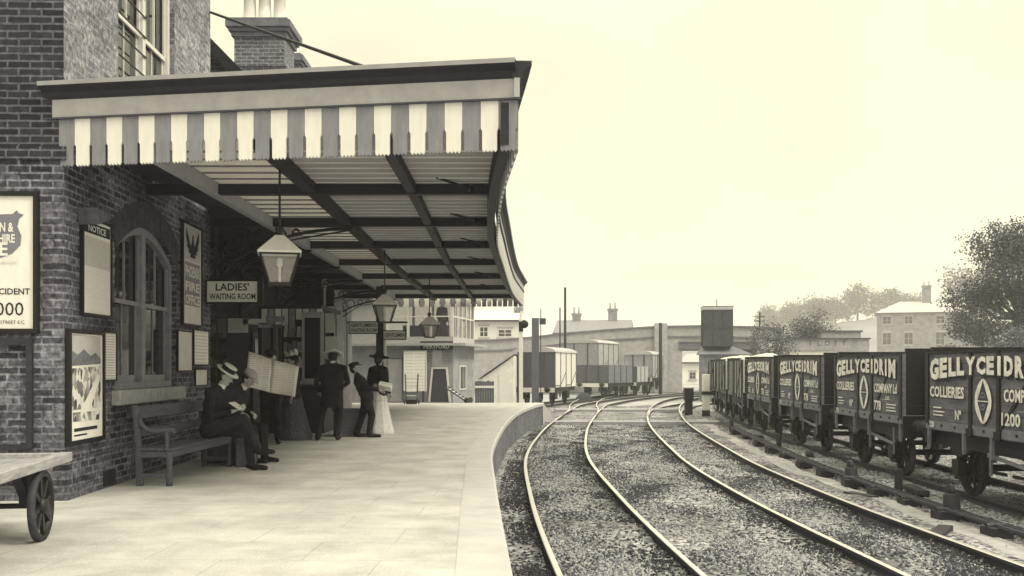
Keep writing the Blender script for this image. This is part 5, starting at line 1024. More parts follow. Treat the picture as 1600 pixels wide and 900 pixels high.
    for s in (-1, 1):
        for y in (-.86, .86):
            b = MB(); b.lathe([(.14, s * (hl + .06)), (.10, s * (hl + .12)), (.09, s * (hl + .30)), (.04, s * (hl + .31)), (.04, s * (hl + .46)), (.165, s * (hl + .47)), (.165, s * (hl + .51)), (0, s * (hl + .525))], (0, y, WF - .06), 16, 0, 'x'); b.build('buffer', M['iron'], t)
        b = MB(); b.tube([(s * (hl + .05), 0, WF - .06), (s * (hl + .26), 0, WF - .08), (s * (hl + .30), 0, WF - .36)], .03, 6); b.build('coupling', M['iron'], t)
    if lettered:
        lt_ = sideletters(num).build('lettering', [M['letter'], M['ink']], t); emblem().build('emblem', [M['letter'], mat('emblem_red_grey', .05, .035, 8), M['curb']], t)
    return t
labels = ['nearest lettered coal wagon, numbered 1200, cut by the right edge', 'second lettered coal wagon along the row, behind the nearest one, numbered 778', 'third lettered coal wagon from the right, before the bushy tree', 'fourth coal wagon from the right, smallest with readable white letters',
          'tall pale ribbed coal wagon just past the lettered ones', 'pale ribbed coal wagon second from the far end of the row', 'farthest coal wagon of the row, beside the white post']
wg_ = 'coal wagons standing in a row on the siding'
wa = make_wagon('1200', True, M['wagon'], wg_); wb = make_wagon('778', True, M['wagon'], wg_); we = make_wagon('5', False, M['wagon_l'], wg_)
wagons = [wa, wb, copy_tree(wb), copy_tree(wb), we, copy_tree(we), copy_tree(we)]
for i, (o, yc) in enumerate(zip(wagons, [16.62, 22.6, 28.55, 34.45, 40.3, 46.1, 51.9])):
    h = headat(T3, yc); o.location = (xat(T3, yc), yc, RT); o.rotation_euler = (0, 0, h - math.pi); o['label'] = labels[i]
    if i > 3:
        rg = random.Random(i); b = MB(); nx_, ny_ = 16, 8
        vs = [(-2.2 + 4.4 * a / nx_, -1.05 + 2.1 * c / ny_, 2.30 + .34 * math.sin(math.pi * a / nx_) ** .5 * math.sin(math.pi * c / ny_) ** .6 + rg.uniform(-.05, .07)) for c in range(ny_ + 1) for a in range(nx_ + 1)]
        b.add(vs, [(c * (nx_ + 1) + a, c * (nx_ + 1) + a + 1, (c + 1) * (nx_ + 1) + a + 1, (c + 1) * (nx_ + 1) + a) for c in range(ny_) for a in range(nx_)]); b.box(-2.2, 2.2, -1.05, 1.05, 1.2, 2.29)
        q = b.build('wagon_load', M['load'], None, o.location, h - math.pi); tag(q, ['heaped pale load in the tall ribbed wagon next to the lettered ones', 'heaped pale load in the ribbed wagon second from the far end', 'heaped pale load in the farthest wagon of the row'][i - 4], 'load', 'heaped loads in the far wagons')
    if i > 3:
        for s in range(7):
            pass
# ribs on the pale wagons
b = MB()
for k in range(7): x = -2.25 + k * .75; b.box(x - .06, x + .06, -WW / 2 - .05, -WW / 2 - .028, WF, WT)
r0 = b.build('ribs', M['black'], we)
for o in wagons[5:7]: c = r0.copy(); COL.objects.link(c); c.parent = o
# ================================================================== point rodding, pulley stumps and posts
def xr_(y): return xat(T2, y) + 1.75 + .012 * (y - 14)
RP = [(xr_(y), y) for y in np.arange(9, 45, .8)]
b = MB(); b.sweep(RP, [(-.02, GZ + .15), (-.02, GZ + .19), (.02, GZ + .19), (.02, GZ + .15)], 0, True); b.sweep([(x + .11, y) for x, y in RP], [(-.016, GZ + .15), (-.016, GZ + .185), (.016, GZ + .185), (.016, GZ + .15)], 0, True)
o = b.build('point_rodding', M['rust']); tag(o, 'pair of long thin iron point rods running beside the second track', 'rodding')
b = MB(); b.sweep([(x + .35, y) for x, y in RP], [(-.07, GZ), (-.07, GZ + .08), (.07, GZ + .08), (.07, GZ)], 0, True); o = b.build('timber_runner', M['mwood']); tag(o, 'low timber runner laid along the ground behind the point rods', 'timber')
for k, y in enumerate([12.6, 14.2, 15.8, 17.2, 18.7, 20.3, 22.1, 24, 26, 28.2, 30.5, 33, 36]):
    x = xr_(y); b = MB(); b.box(-.13, .16, -.17, .17, 0, .15); o = b.build('roller_block', M['dwood'], None, (x, y, GZ), R(random.uniform(-6, 6)), bevel=.01)
    ord_ = ['first', 'second', 'third', 'fourth', 'fifth', 'sixth', 'seventh', 'eighth', 'ninth', 'tenth', 'eleventh', 'twelfth', 'thirteenth'][k]
    tag(o, f'dark wooden roller block under the point rods, {ord_} counting away from the camera', 'block', 'roller blocks under the point rods')
    b = MB(); b.lathe([(.035, -.13), (.035, .13)], (0, 0, .165), 10, 0, 'x'); b.build('roller', M['rust'], o)
for k, (px_, py_, h_, kind) in enumerate([(1487, 812, .40, 1), (1404, 768, .42, 0), (1330, 757, .34, 1), (1217, 704, .46, 0), (1143, 675, .44, 0)]):
    y = gY(py_, GZ); x = (px_ - 800) / F * y; t = empty('pulley_stump' if kind else 'short_post', (x, y, GZ), R(20), ['thick tarred stump with a signal wire pulley, nearest on the right', 'slim dark short post between the two pulley stumps and the near wagon', 'tarred pulley stump beside the point rods left of the slim post', 'slim dark post standing before the third lettered wagon', 'small dark post farthest along, near the plank crossing'][k], 'stump' if kind else 'post')
    b = MB(); r_ = .13 if kind else .075; b.lathe([(0, h_), (r_ * .8, h_), (r_ * .95, h_ - .02), (r_, 0)], (0, 0, 0), 12); b.build('stump', M['dwood'], t)
    if kind:
        b = MB(); b.lathe([(.02, -.02), (.09, -.025), (.075, 0), (.09, .025), (.02, .02)], (-.03, 0, h_ + .05), 14, 0, 'x'); b.bar((-.06, 0, h_ - .15), (-.06, 0, h_ + .12), .012, .05); b.bar((0.0, 0, h_ - .15), (0.0, 0, h_ + .12), .012, .05); b.tube([(.05, .03, h_), (.06, .05, h_ + .14), (.1, .0, h_ + .16)], .015, 6); b.build('pulley', M['rust'], t)
    else:
        b = MB(); b.box(-.1, .1, -.02, .02, h_ - .06, h_ - .02); b.build('cap_strap', M['rust'], t)
b = MB()
for a_, z_ in ((.22, .10), (.27, .13)): b.sweep([(x + a_, y) for x, y in RP], [(-.012, GZ + z_), (-.012, GZ + z_ + .025), (.012, GZ + z_ + .025), (.012, GZ + z_)], 0, True)
o = b.build('signal_wire', M['iron']); tag(o, 'thin low signal wires strung just behind the point rods', 'wire')
for k, (px_, py_, l_, a_, lab) in enumerate([(1470, 838, .9, 60, 'short dark timber offcut lying nearest, between the sandy strip and the rods'), (1345, 780, .7, 110, 'dark timber offcut on the ground near the tarred pulley stump'), (1265, 712, .8, 75, 'timber offcut lying before the second lettered wagon'), (1180, 684, .9, 100, 'timber offcut lying before the fourth wagon from the right'), (1430, 770, 1.1, 85, 'longer timber offcut lying left of the near wagon wheels')]):
    y = gY(py_, GZ); b = MB(); b.box(-l_ / 2, l_ / 2, -.1, .1, 0, .09); o = b.build('timber_offcut', M['dwood'], None, ((px_ - 800) / F * y, y, GZ + .01), R(a_), bevel=.012); tag(o, lab, 'timber', 'timber offcuts by the siding')
# white post with lamp bracket by the end of the row
y = 49.0; x = P(1103, 0, y).x; t = empty('white_post', (x, y, GZ), 0, 'white painted post with dark foot at the far end of the wagon row', 'post')
b = MB(); b.box(-.16, .16, -.12, .12, .28, 1.95); b.build('post', M['white'], t, bevel=.015); b = MB(); b.box(-.165, .165, -.125, .125, 0, .28); b.box(-.2, .42, -.16, .16, 1.0, 1.16); b.build('black_foot', M['black'], t)
b = MB(); b.box(-.62, -.2, -.2, .2, .75, 1.3); b.box(-.58, -.24, -.16, .16, 0, .748); t2 = b.build('relay_cupboard', M['black'], None, (x - .35, y + .3, GZ)); tag(t2, 'small black cupboard on a stand left of the white post', 'cupboard'); b = MB(); b.box(-.66, -.16, -.24, .24, 1.302, 1.36); b.build('lid', M['white2'], t2)
# ================================================================== vans and open wagons beyond the platform end
def van(loc, rz, label, L, hw, zt, side, endm, nb, roofm, cat='van', group='goods vans beyond the platform end', floor=1.0, open_=False):
    t = empty('open_wagon' if open_ else 'goods_van', loc, rz, label, cat, group); hl = L / 2      # local x runs toward the far end
    b = MB(); b.box(-hl + .05, hl, -hw, hw, floor, zt); b.build('body', side, t)
    b = MB(); b.box(-hl - .01, -hl + .048, -hw, hw, floor, zt if open_ else zt - .02)
    b.build('end', endm, t)
    b = MB()
    for s in (-1, 1):
        for k in range(nb + 1): x = -hl + .06 + (L - .12) * k / nb; b.box(x - .035, x + .035, *sorted((s * (hw + .001), s * (hw + .03))), floor, zt - .02)
        if not open_:
            for k in range(nb): x = -hl + .06 + (L - .12) * k / nb; d = (L - .12) / nb; b.bar((x, s * (hw + .012), floor + .1), (x + d, s * (hw + .012), floor + .9) if k % 2 else (x + d, s * (hw + .012), floor + .1), .05, .02, 0, (0, 1, 0))
    for y in (-hw * .4, hw * .4): b.box(-hl - .06, -hl - .011, y - .05, y + .05, floor - .2, zt - .05)
    b.build('framing', M['dgrey'], t)
    if not open_:
        N = 10; arc = [(hw * 1.06 * math.cos(a), zt - .04 + .34 * math.sin(a)) for a in np.linspace(math.pi, 0, N + 1)]
        b = MB(); vs = [(x, y, z) for x in (-hl - .08, hl + .08) for y, z in arc]; b.add(vs, [(i, i + 1, i + N + 2, i + N + 1) for i in range(N)] + [tuple(range(N, -1, -1)), tuple(range(N + 1, 2 * N + 2))]); b.build('van_roof', roofm, t)
    b = MB(); b.box(-hl - .05, hl + .05, -hw + .1, hw - .1, floor - .26, floor - .002); b.build('underframe', M['dwood'], t)
    b = MB(); b.box(-hl - .12, -hl - .052, -hw, hw, floor - .27, floor - .01); b.build('headstock', M['white2'], t)
    for xx in (-L * .28, L * .28):
        for s in (-1, 1): spoked(t, (xx, s * .75, .46), .46, .11, 8, 'wheel', 'y', .08, 'iron', 'rust', .1); b = MB(); b.box(xx - .3, xx + .3, *sorted((s * .88, s * 1.0)), .3, .8); b.build('axle_guard', M['iron'], t)
    for y in (-.86, .86): b = MB(); b.lathe([(.12, -hl - .12), (.09, -hl - .36), (.17, -hl - .38), (.17, -hl - .42), (0, -hl - .43)], (0, y, floor - .1), 12, 0, 'x'); b.build('buffer', M['iron'], t)
    return t
h = headat(T4, 62.5); van((xat(T4, 62.6), 62.6, RT), h, 'dark ended covered van with white framed sides just past the platform ramp', 5.4, 1.2, 3.05, M['white2'], mat('van_end', .075, .05, 5, .8, .2, (1, 8, 1)), 4, M['fascia'])
van((6.9, 78, RT), R(63), 'grey planked open wagon behind the covered van', 5.0, 1.2, 2.3, mat('open_side', .16, .10, 6, .8), mat('open_end', .10, .06, 6, .8), 4, M['fascia'], 'wagon', 'open wagons on the far sidings', 1.0, True)
q = P(925, 0, 90); van((q.x, 90, .1), R(68), 'tall faded covered van in the distance left of the bridge post', 6.0, 1.45, 3.3, M['bridge'], mat('far_van_end', .26, .18, 4), 4, M['fascia'])
q = P(1008, 0, 86); van((q.x, 86.5, -.5), R(72), 'smaller faded van with rounded roof against the bridge wall', 5.0, 1.1, 2.9, M['bridge'], MATS['far_van_end'], 4, M['fascia'])
q = P(985, 0, 83); van((q.x, 83, RT), R(68), 'pale sided open wagon behind the grey open wagon', 4.8, 1.15, 2.2, M['fascia'], MATS['open_end'], 4, M['fascia'], 'wagon', 'open wagons on the far sidings', 1.0, True)
# posts, poles and the signal at the platform end
def pole(px_, Y, ptop, r0, r1, label, nm='telegraph_pole', m='dwood', arms=0):
    x = P(px_, 0, Y).x; H = P(0, ptop, Y).z - GZ; t = empty(nm, (x, Y, GZ), R(8), label, 'pole'); b = MB(); b.tube([(0, 0, 0), (0, 0, H)], [r0, r1], 10); b.lathe([(0, H + .12), (r1 * 1.4, H), (0, H - .001)], (0, 0, 0), 10); b.build('shaft', M[m], t)
    for k in range(arms):
        b = MB(); z = H - .4 - k * .45; b.bar((-.6, 0, z), (.6, 0, z), .07, .09)
        for xx in (-.5, -.25, .25, .5): b.lathe([(.03, z + .05), (.04, z + .1), (.02, z + .16), (0, z + .17)], (xx, 0, 0), 7)
        b.build('cross_arm', M[m], t)
    return t
pole(883, 66, 451, .10, .07, 'tall thin dark pole rising past the covered van')
pole(875, 80, 482, .07, .05, 'faint thin pole just left of the tall dark pole')
pole(1032, 86, 506, .16, .13, 'short stout pole against the bridge pier', arms=0)
pole(1187, 110, 489, .12, .09, 'faint telegraph pole with cross arms by the bridge and tree', arms=2)
y = 47.5; x = P(814, 0, y).x; t = empty('signal_post', (x, y, GZ), 0, 'white signal post with a round dark lamp near the ramp', 'signal'); H = P(0, 492, y).z - GZ
b = MB(); b.box(-.09, .09, -.09, .09, 0, H - .2); b.build('post', M['white2'], t); b = MB(); b.lathe([(0, H + .2), (.03, H + .15), (.07, H), (.05, H - .08), (.1, H - .2)], (0, 0, 0), 10); b.build('finial', M['white2'], t)
b = MB(); b.lathe([(.0, -.15), (.17, -.15), (.19, -.02), (.12, .1), (0, .1)], (.15, 0, H - .42), 14, 0, 'y'); b.box(-.1, .1, -.12, .12, H - .75, H - .3); b.build('signal_lamp', M['black'], t)
y = 50; x = P(836.5, 0, y).x; t = empty('broad_wooden_post', (x, y, GZ), 0, 'broad flat topped wooden post in front of the covered van', 'post'); H = P(0, 497, y).z - GZ
b = MB(); b.box(-.17, .17, -.12, .12, 0, H); b.build('post', mat('grey_post', .12, .07, 5, .8, .2, (6, 6, .4)), t); b = MB(); b.tube([(.26, .1, 0), (.26, .1, H + .45)], .025, 6); b.box(.2, .5, .05, .2, H - .3, H - .0); b.build('ladder_rail', M['dgrey'], t)
for k, (px_, py_, lab) in enumerate([(912, 627, 'low semicircular iron ground disc beside the first track'), (1012, 620, 'tiny dark ground signal between the far tracks')]):
    y = gY(py_, GZ); x = (px_ - 800) / F * y; b = MB()
    if k == 0: b.lathe([(.0, -.06), (.52, -.06), (.56, -.04), (.56, .04), (.52, .06), (0, .06)], (0, 0, 0), 28, 0, 'y'); b.v = [(p_[0], p_[1], max(p_[2], -.1)) for p_ in b.v]
    else: b.tube([(0, 0, 0), (0, 0, .55)], .06, 8); b.lathe([(0, -.05), (.2, -.05), (.2, .0), (0, .0)], (0, 0, .42), 14, 0, 'y'); b.box(-.3, .3, -.2, .2, 0, .1)
    o = b.build('ground_disc' if k == 0 else 'ground_signal', [M['dgrey'], M['black']][k], None, (x, y, GZ)); tag(o, lab, 'signal')
# plank fence and pale lean-to behind the platform end
y = 52; a_, c_ = P(742, 0, y).x, P(772, 0, y).x; t = empty('plank_fence', (a_, y, GZ), 0, 'short plank fence between the signal box and the pale shed', 'fence'); b = MB()
for k in range(8): d = (c_ - a_) / 8; b.box(k * d + .003, (k + 1) * d - .003, -.02, .02, 0, 1.6 + random.uniform(-.03, .03))
b.build('planks', M['mwood'], t); b = MB(); b.box(0, c_ - a_, .021, .07, .5, .6); b.box(0, c_ - a_, -.07, -.021, 1.25, 1.36); b.build('rails', M['white2'], t)
y = 58; a_, c_ = P(752, 0, y).x, P(803, 0, y).x; t = empty('lean_to_shed', (a_, y, GZ), R(-4), 'pale lean-to shed with a sloping roof left of the covered van', 'shed'); W_ = c_ - a_
b = MB(); b.prism([(0, 0), (W_, 0), (W_, P(0, 556, y).z - GZ), (0, P(0, 592, y).z - GZ)], 0, 6); b.build('wall', M['plaster'], t)
b = MB(); z0, z1 = P(0, 593, y).z - GZ, P(0, 553, y).z - GZ; b.add([(-.2, -.2, z0), (W_ + .05, -.2, z1), (W_ + .05, 6.2, z1), (-.2, 6.2, z0), (-.2, -.2, z0 + .12), (W_ + .05, -.2, z1 + .12), (W_ + .05, 6.2, z1 + .12), (-.2, 6.2, z0 + .12)], [(0, 1, 2, 3), (7, 6, 5, 4), (0, 4, 5, 1), (1, 5, 6, 2), (2, 6, 7, 3), (3, 7, 4, 0)]); b.build('roof', M['fascia'], t)
b = MB(); b.box(W_ * .55, W_ * .85, -.04, -.001, 0, 1.9); b.build('door', M['white2'], t)
# ================================================================== road bridge
YB = 94.0; br = empty('road_bridge', (P(1030, 0, YB).x, YB, GZ), 0, 'long humped brick road bridge across the tracks', 'bridge'); ox = br.location.x
prof = [(700, 534), (780, 532), (830, 528), (880, 522), (950, 516), (1030, 511), (1102, 510), (1190, 512), (1225, 516)]
pt = [(P(a, 0, YB).x - ox, P(0, c, YB).z - GZ) for a, c in prof]
xl, xr2, zo = P(1066, 0, YB).x - ox, P(1178, 0, YB).x - ox, P(0, 546, YB).z - GZ
def topz(x):
    for (a, za), (c, zc) in zip(pt, pt[1:]):
        if a <= x <= c: return za + (zc - za) * (x - a) / (c - a)
    return pt[-1][1]
b = MB(); left = [p_ for p_ in pt if p_[0] < xl]; right = [p_ for p_ in pt if p_[0] > xr2]
b.prism([(pt[0][0], 0), (xl, 0), (xl, topz(xl))] + [p_ for p_ in reversed(left)], 0, 9); b.prism([(xr2, 0), (pt[-1][0], 0)] + [p_ for p_ in reversed(right)] + [(xr2, topz(xr2))], 0, 9)
b.build('abutment', M['bridge'], br)
b = MB(); mid = [(xl + .001, topz(xl))] + [p_ for p_ in pt if xl < p_[0] < xr2] + [(xr2 - .001, topz(xr2))]; b.prism([(xl + .001, zo + .7), (xr2 - .001, zo + .7)] + mid[::-1], .05, 8.9); b.build('parapet', M['bridge'], br)
b = MB(); b.box(xl - .3, xr2 + .3, -.12, .3, zo, zo + .7); b.box(xl + .01, xr2 - .01, .3, 8.9, zo, zo + .69); b.box(xl - .3, xr2 + .3, -.2, -.121, zo + .62, zo + .7); b.build('girder', mat('girder_paint', .13, .09, 4, .7), br)
b = MB()
for dz, h_, pr_ in ((.0, .12, .15), (-.95, .14, .10)):
    for (a, za), (c, zc) in zip(pt, pt[1:]): b.add([(a, y_, z) for y_ in (-pr_, .2) for z in (za + dz, za + dz + h_)] + [(c, y_, z) for y_ in (-pr_, .2) for z in (zc + dz, zc + dz + h_)], [(0, 1, 5, 4), (2, 6, 7, 3), (1, 3, 7, 5), (0, 4, 6, 2)])
b.build('string_course', mat('bridge_stone', .16, .11, 4, .8), br)
b = MB(); x0, x1 = P(1022, 0, YB).x - ox, P(1042, 0, YB).x - ox; b.box(x0, x1, -.35, 0, 0, topz(x0) + .35); b.build('pier', M['bridge'], br)
# ================================================================== water tower
yt = 71.0; x0, x1 = P(1102, 0, yt).x, P(1147, 0, yt).x; t = empty('water_tower', ((x0 + x1) / 2, yt + 1, GZ), R(-6), 'dark water tower with a square iron tank on a low roofed base', 'water tower'); hw = (x1 - x0) / 2
zb, zt = P(0, 541, yt).z - GZ, P(0, 478, yt).z - GZ
b = MB(); b.box(-hw, hw, -hw, hw, zb, zt - .25)
for k in range(4):
    x = -hw + k * 2 * hw / 3; b.box(x - .03, x + .03, -hw - .03, -hw - .001, zb, zt - .25); b.box(-hw - .03, -hw - .001, x - .03, x + .03, zb, zt - .25)
b.box(-hw - .03, hw + .03, -hw - .04, -hw - .031, zb + 1.2, zb + 1.26); b.build('tank', M['tank'], t)
b = MB(); b.box(-hw - .05, hw + .05, -hw - .05, hw + .05, zt - .249, zt - .05); b.build('tank_rim', M['fascia'], t); b = MB(); b.box(-hw - .05, hw + .05, -hw - .05, hw + .05, zt - .049, zt); b.tube([(0, 0, zt), (0, 0, zt + .5)], .03, 6); b.build('tank_lid', M['tank'], t)
b = MB(); b.box(-hw - .12, hw + 1.0, -hw - .05, hw + .6, 0, zb - .55); b.build('base_wall', M['bk_ch'], t)
b = MB(); zz = zb - .55; b.add([(-hw - .3, -hw - .3, zz), (hw + 1.3, -hw - .3, zz), (hw + 1.3, hw + .9, zz), (-hw - .3, hw + .9, zz), (-hw - .1, 0, zb), (hw + .1, 0, zb + .02)], [(0, 1, 5, 4), (1, 2, 5), (2, 3, 4, 5), (3, 0, 4), (0, 3, 2, 1)]); b.build('roof', M['slate'], t)
# ================================================================== bank and hill
def bank_z(x, y):
    e = (xat(T3, y) + 5.5) if y < 58 else (xat(T2, min(y, 110)) + 6 + max(0, y - 110) * .4); s = max(0, min(1, (x - e) / 16)); return GZ - .1 + (3.3 * s * s * (3 - 2 * s) + .022 * max(0, x - e - 14)) * max(0, min(1, (y - 24) / 26)) + .12 * math.sin(x * .8 + y * .33) * s
b = MB(); xs = list(np.arange(12, 60, 2.0)) + list(np.arange(60, 300, 15)); ys = list(np.arange(20, 120, 4.0)) + list(np.arange(120, 420, 20)); n_ = len(xs)
b.add([(x, y, bank_z(x, y)) for y in ys for x in xs], [(j * n_ + i, j * n_ + i + 1, (j + 1) * n_ + i + 1, (j + 1) * n_ + i) for j in range(len(ys) - 1) for i in range(n_ - 1)], 0, True)
struct(b.build('grassy_bank', mat('pale_grass_bank', .42, .2, .7, .95, .5, bscale=5, contrast=.7)))
def hill_z(x, y): return GZ + 24 * math.exp(-((x - 170) / 95) ** 2) * max(0, min(1, (y - 300) / 140)) * (1 if y < 700 else .9) - .5
b = MB(); xs = np.arange(-80, 441, 20); ys = np.arange(300, 760, 20); n_ = len(xs)
b.add([(x, y, hill_z(x, y)) for y in ys for x in xs], [(j * n_ + i, j * n_ + i + 1, (j + 1) * n_ + i + 1, (j + 1) * n_ + i) for j in range(len(ys) - 1) for i in range(n_ - 1)], 0, True)
struct(b.build('hill', mat('hill_grass', .2, .12, .05, .95)))
# ================================================================== trees
def tree(name, label, x, y, z0, blobs, nleaf, lsz, seed, trunk_r=.25, group=None, ms=('leaf', 'leaf2', 'leaf3')):
    """blobs: (dx, dy, dz, rx, rz) clumps of foliage over the foot of the trunk"""
    rg = np.random.default_rng(seed); t = empty(name, (x, y, z0), 0, label, 'tree' if name != 'bush' else 'bush', group); b = MB()
    ctr = np.array([[q[0], q[1], q[2]] for q in blobs]); top = ctr[:, 2].max()
    b.tube([(0, 0, -.3), (.05, 0, top * .3), (.0, .1, top * .62)], [trunk_r * 1.25, trunk_r, trunk_r * .6], 8)
    for q in blobs: b.tube([(0, 0, top * .25 + .1 * q[2]), (q[0] * .5, q[1] * .5, q[2] * .7), (q[0] * .9, q[1] * .9, q[2])], [trunk_r * .55, trunk_r * .35, trunk_r * .1], 6)
    b.build('trunk', M['bark'], t)
    vol = np.array([q[3] ** 2 * q[4] for q in blobs]); pick = rg.choice(len(blobs), nleaf // 14, p=vol / vol.sum())
    d = rg.normal(size=(len(pick), 3)); d /= np.linalg.norm(d, axis=1)[:, None]; r = (.35 + .75 * rg.random(len(pick)) ** .6)[:, None]
    sub = ctr[pick] + d * r * np.array([[blobs[i][3], blobs[i][3], blobs[i][4]] for i in pick])
    k = 14; cl = np.repeat(sub, k, 0) + rg.normal(size=(len(sub) * k, 3)) * lsz * 1.5; n = len(cl)
    u = rg.normal(size=(n, 3)); u /= np.linalg.norm(u, axis=1)[:, None]; v = rg.normal(size=(n, 3)); v -= u * (u * v).sum(1)[:, None]; v /= np.linalg.norm(v, axis=1)[:, None]
    s = (lsz * (.5 + rg.random(n) * .8))[:, None]; V = np.stack([cl - u * s * .5 , cl + v * s * .35, cl + u * s * .5, cl - v * s * .35], 1).reshape(-1, 3)
    me = bpy.data.meshes.new('crown'); me.vertices.add(n * 4); me.vertices.foreach_set('co', V.astype(np.float32).ravel()); me.loops.add(n * 4); me.loops.foreach_set('vertex_index', np.arange(n * 4, dtype=np.int32))
    me.polygons.add(n); me.polygons.foreach_set('loop_start', np.arange(0, n * 4, 4, dtype=np.int32)); me.polygons.foreach_set('loop_total', np.full(n, 4, np.int32))
    for q in ms: me.materials.append(M[q])
    me.polygons.foreach_set('material_index', np.repeat(rg.choice(3, len(sub), p=[.5, .25, .25]), k).astype(np.int32)); me.update(); me.validate()
    o = bpy.data.objects.new('crown', me); COL.objects.link(o); o.parent = t; return t
def crownblobs(w_, h_, n, seed, base=.3):
    rg = random.Random(seed); out = [(0, 0, h_ * .62, w_ * .30, h_ * .28)]
    for k in range(n):
        a = k * 2.4 + rg.random(); f = rg.random(); z = h_ * (base + (1 - base) * (.12 + .78 * f)); rr = w_ * .36 * (1 - .72 * max(0, f - .35)); out.append((rr * math.cos(a), rr * math.sin(a), z, w_ * (.13 + .09 * rg.random()), h_ * (.08 + .06 * rg.random())))
    return out
def ztree(x, y): return bank_z(x, y)
y = 66; x = P(1592, 0, y).x; z0 = bank_z(x, y); tree('broadleaf_tree', 'big dark leafy tree at the right edge above the nearest wagon', x, y, z0, crownblobs(8.2, P(0, 352, y).z - z0, 30, 3, .06), 38000, .155, 21, .3)
y = 60; x = P(1598, 0, y).x; z0 = bank_z(x, y); tree('bush', 'pale bush under the big tree at the right edge', x, y, z0, crownblobs(3.4, P(0, 512, y).z - z0, 8, 5, .05), 3500, .14, 22, .08, ms=('leaf2', 'leaf2', 'leaf'))
y = 99; x = P(1262, 0, y).x; z0 = bank_z(x, y) - .3; tree('broadleaf_tree', 'bushy tree rising behind the left end of the long lettered shed', x, y, z0, crownblobs(5.4, P(0, 481, y).z - z0, 14, 8, .1), 9000, .17, 23, .2)
y = 84; x = P(1202, 0, y).x; z0 = bank_z(x, y) - .3; tree('broadleaf_tree', 'lower spreading tree right of the water tower', x, y, z0, crownblobs(5.0, P(0, 493, y).z - z0, 14, 9, .05), 8000, .15, 24, .2)
for k, (px_, ptop, w_, lab) in enumerate([(1275, 466, 15, 'leftmost of the faint distant trees on the hill'), (1340, 445, 17, 'tallest faint distant tree left of the house roof'), (1392, 454, 17, 'broad faint distant tree touching the house roof on its left'), (1305, 470, 13, 'low faint distant tree in the dip between two taller ones'), (1235, 474, 13, 'faint distant tree over the left end of the lettered shed roof'), (1425, 462, 13, 'faint distant tree peeping over the house roof ridge left of its chimney'), (1200, 482, 11, 'faintest distant tree right of the telegraph pole with cross arms')]):
    y = 430 + 12 * k; x = P(px_, 0, y).x; z0 = hill_z(x, y); tree('distant_tree', lab, x, y, z0, crownblobs(w_, max(9, P(0, ptop, y).z - z0), 12, 30 + k, .02), 3500, .9, 40 + k, .4, 'faint trees on the far hill')
y = 330; x = P(1512, 0, y).x; z0 = hill_z(x, y) * 0 + GZ; tree('distant_tree', 'pale tall tree rising behind the house on its right', x, y, z0, crownblobs(22, P(0, 418, y).z - z0, 16, 50, .05), 6000, .9, 60, .5, 'faint trees on the far hill')
for k, (px_, Y_, h_) in enumerate([(1375, 88, 1.0), (1420, 92, 1.3), (1300, 78, .7), (1480, 84, 1.2), (1535, 74, 1.6), (1365, 120, 2.0)]):
    x = P(px_, 0, Y_).x; tree('bush', ['low bush on the bank right of the long shed', 'low bush on the bank below the brick house', 'low scrub before the lettered shed', 'low bush on the bank above the second lettered wagon', 'bush at the left foot of the big tree', 'bush close against the left corner of the brick house'][k], x, Y_, bank_z(x, Y_), crownblobs(2.8, h_, 7, 70 + k, .05), 1500, .16, 80 + k, .05, 'low bushes on the bank')
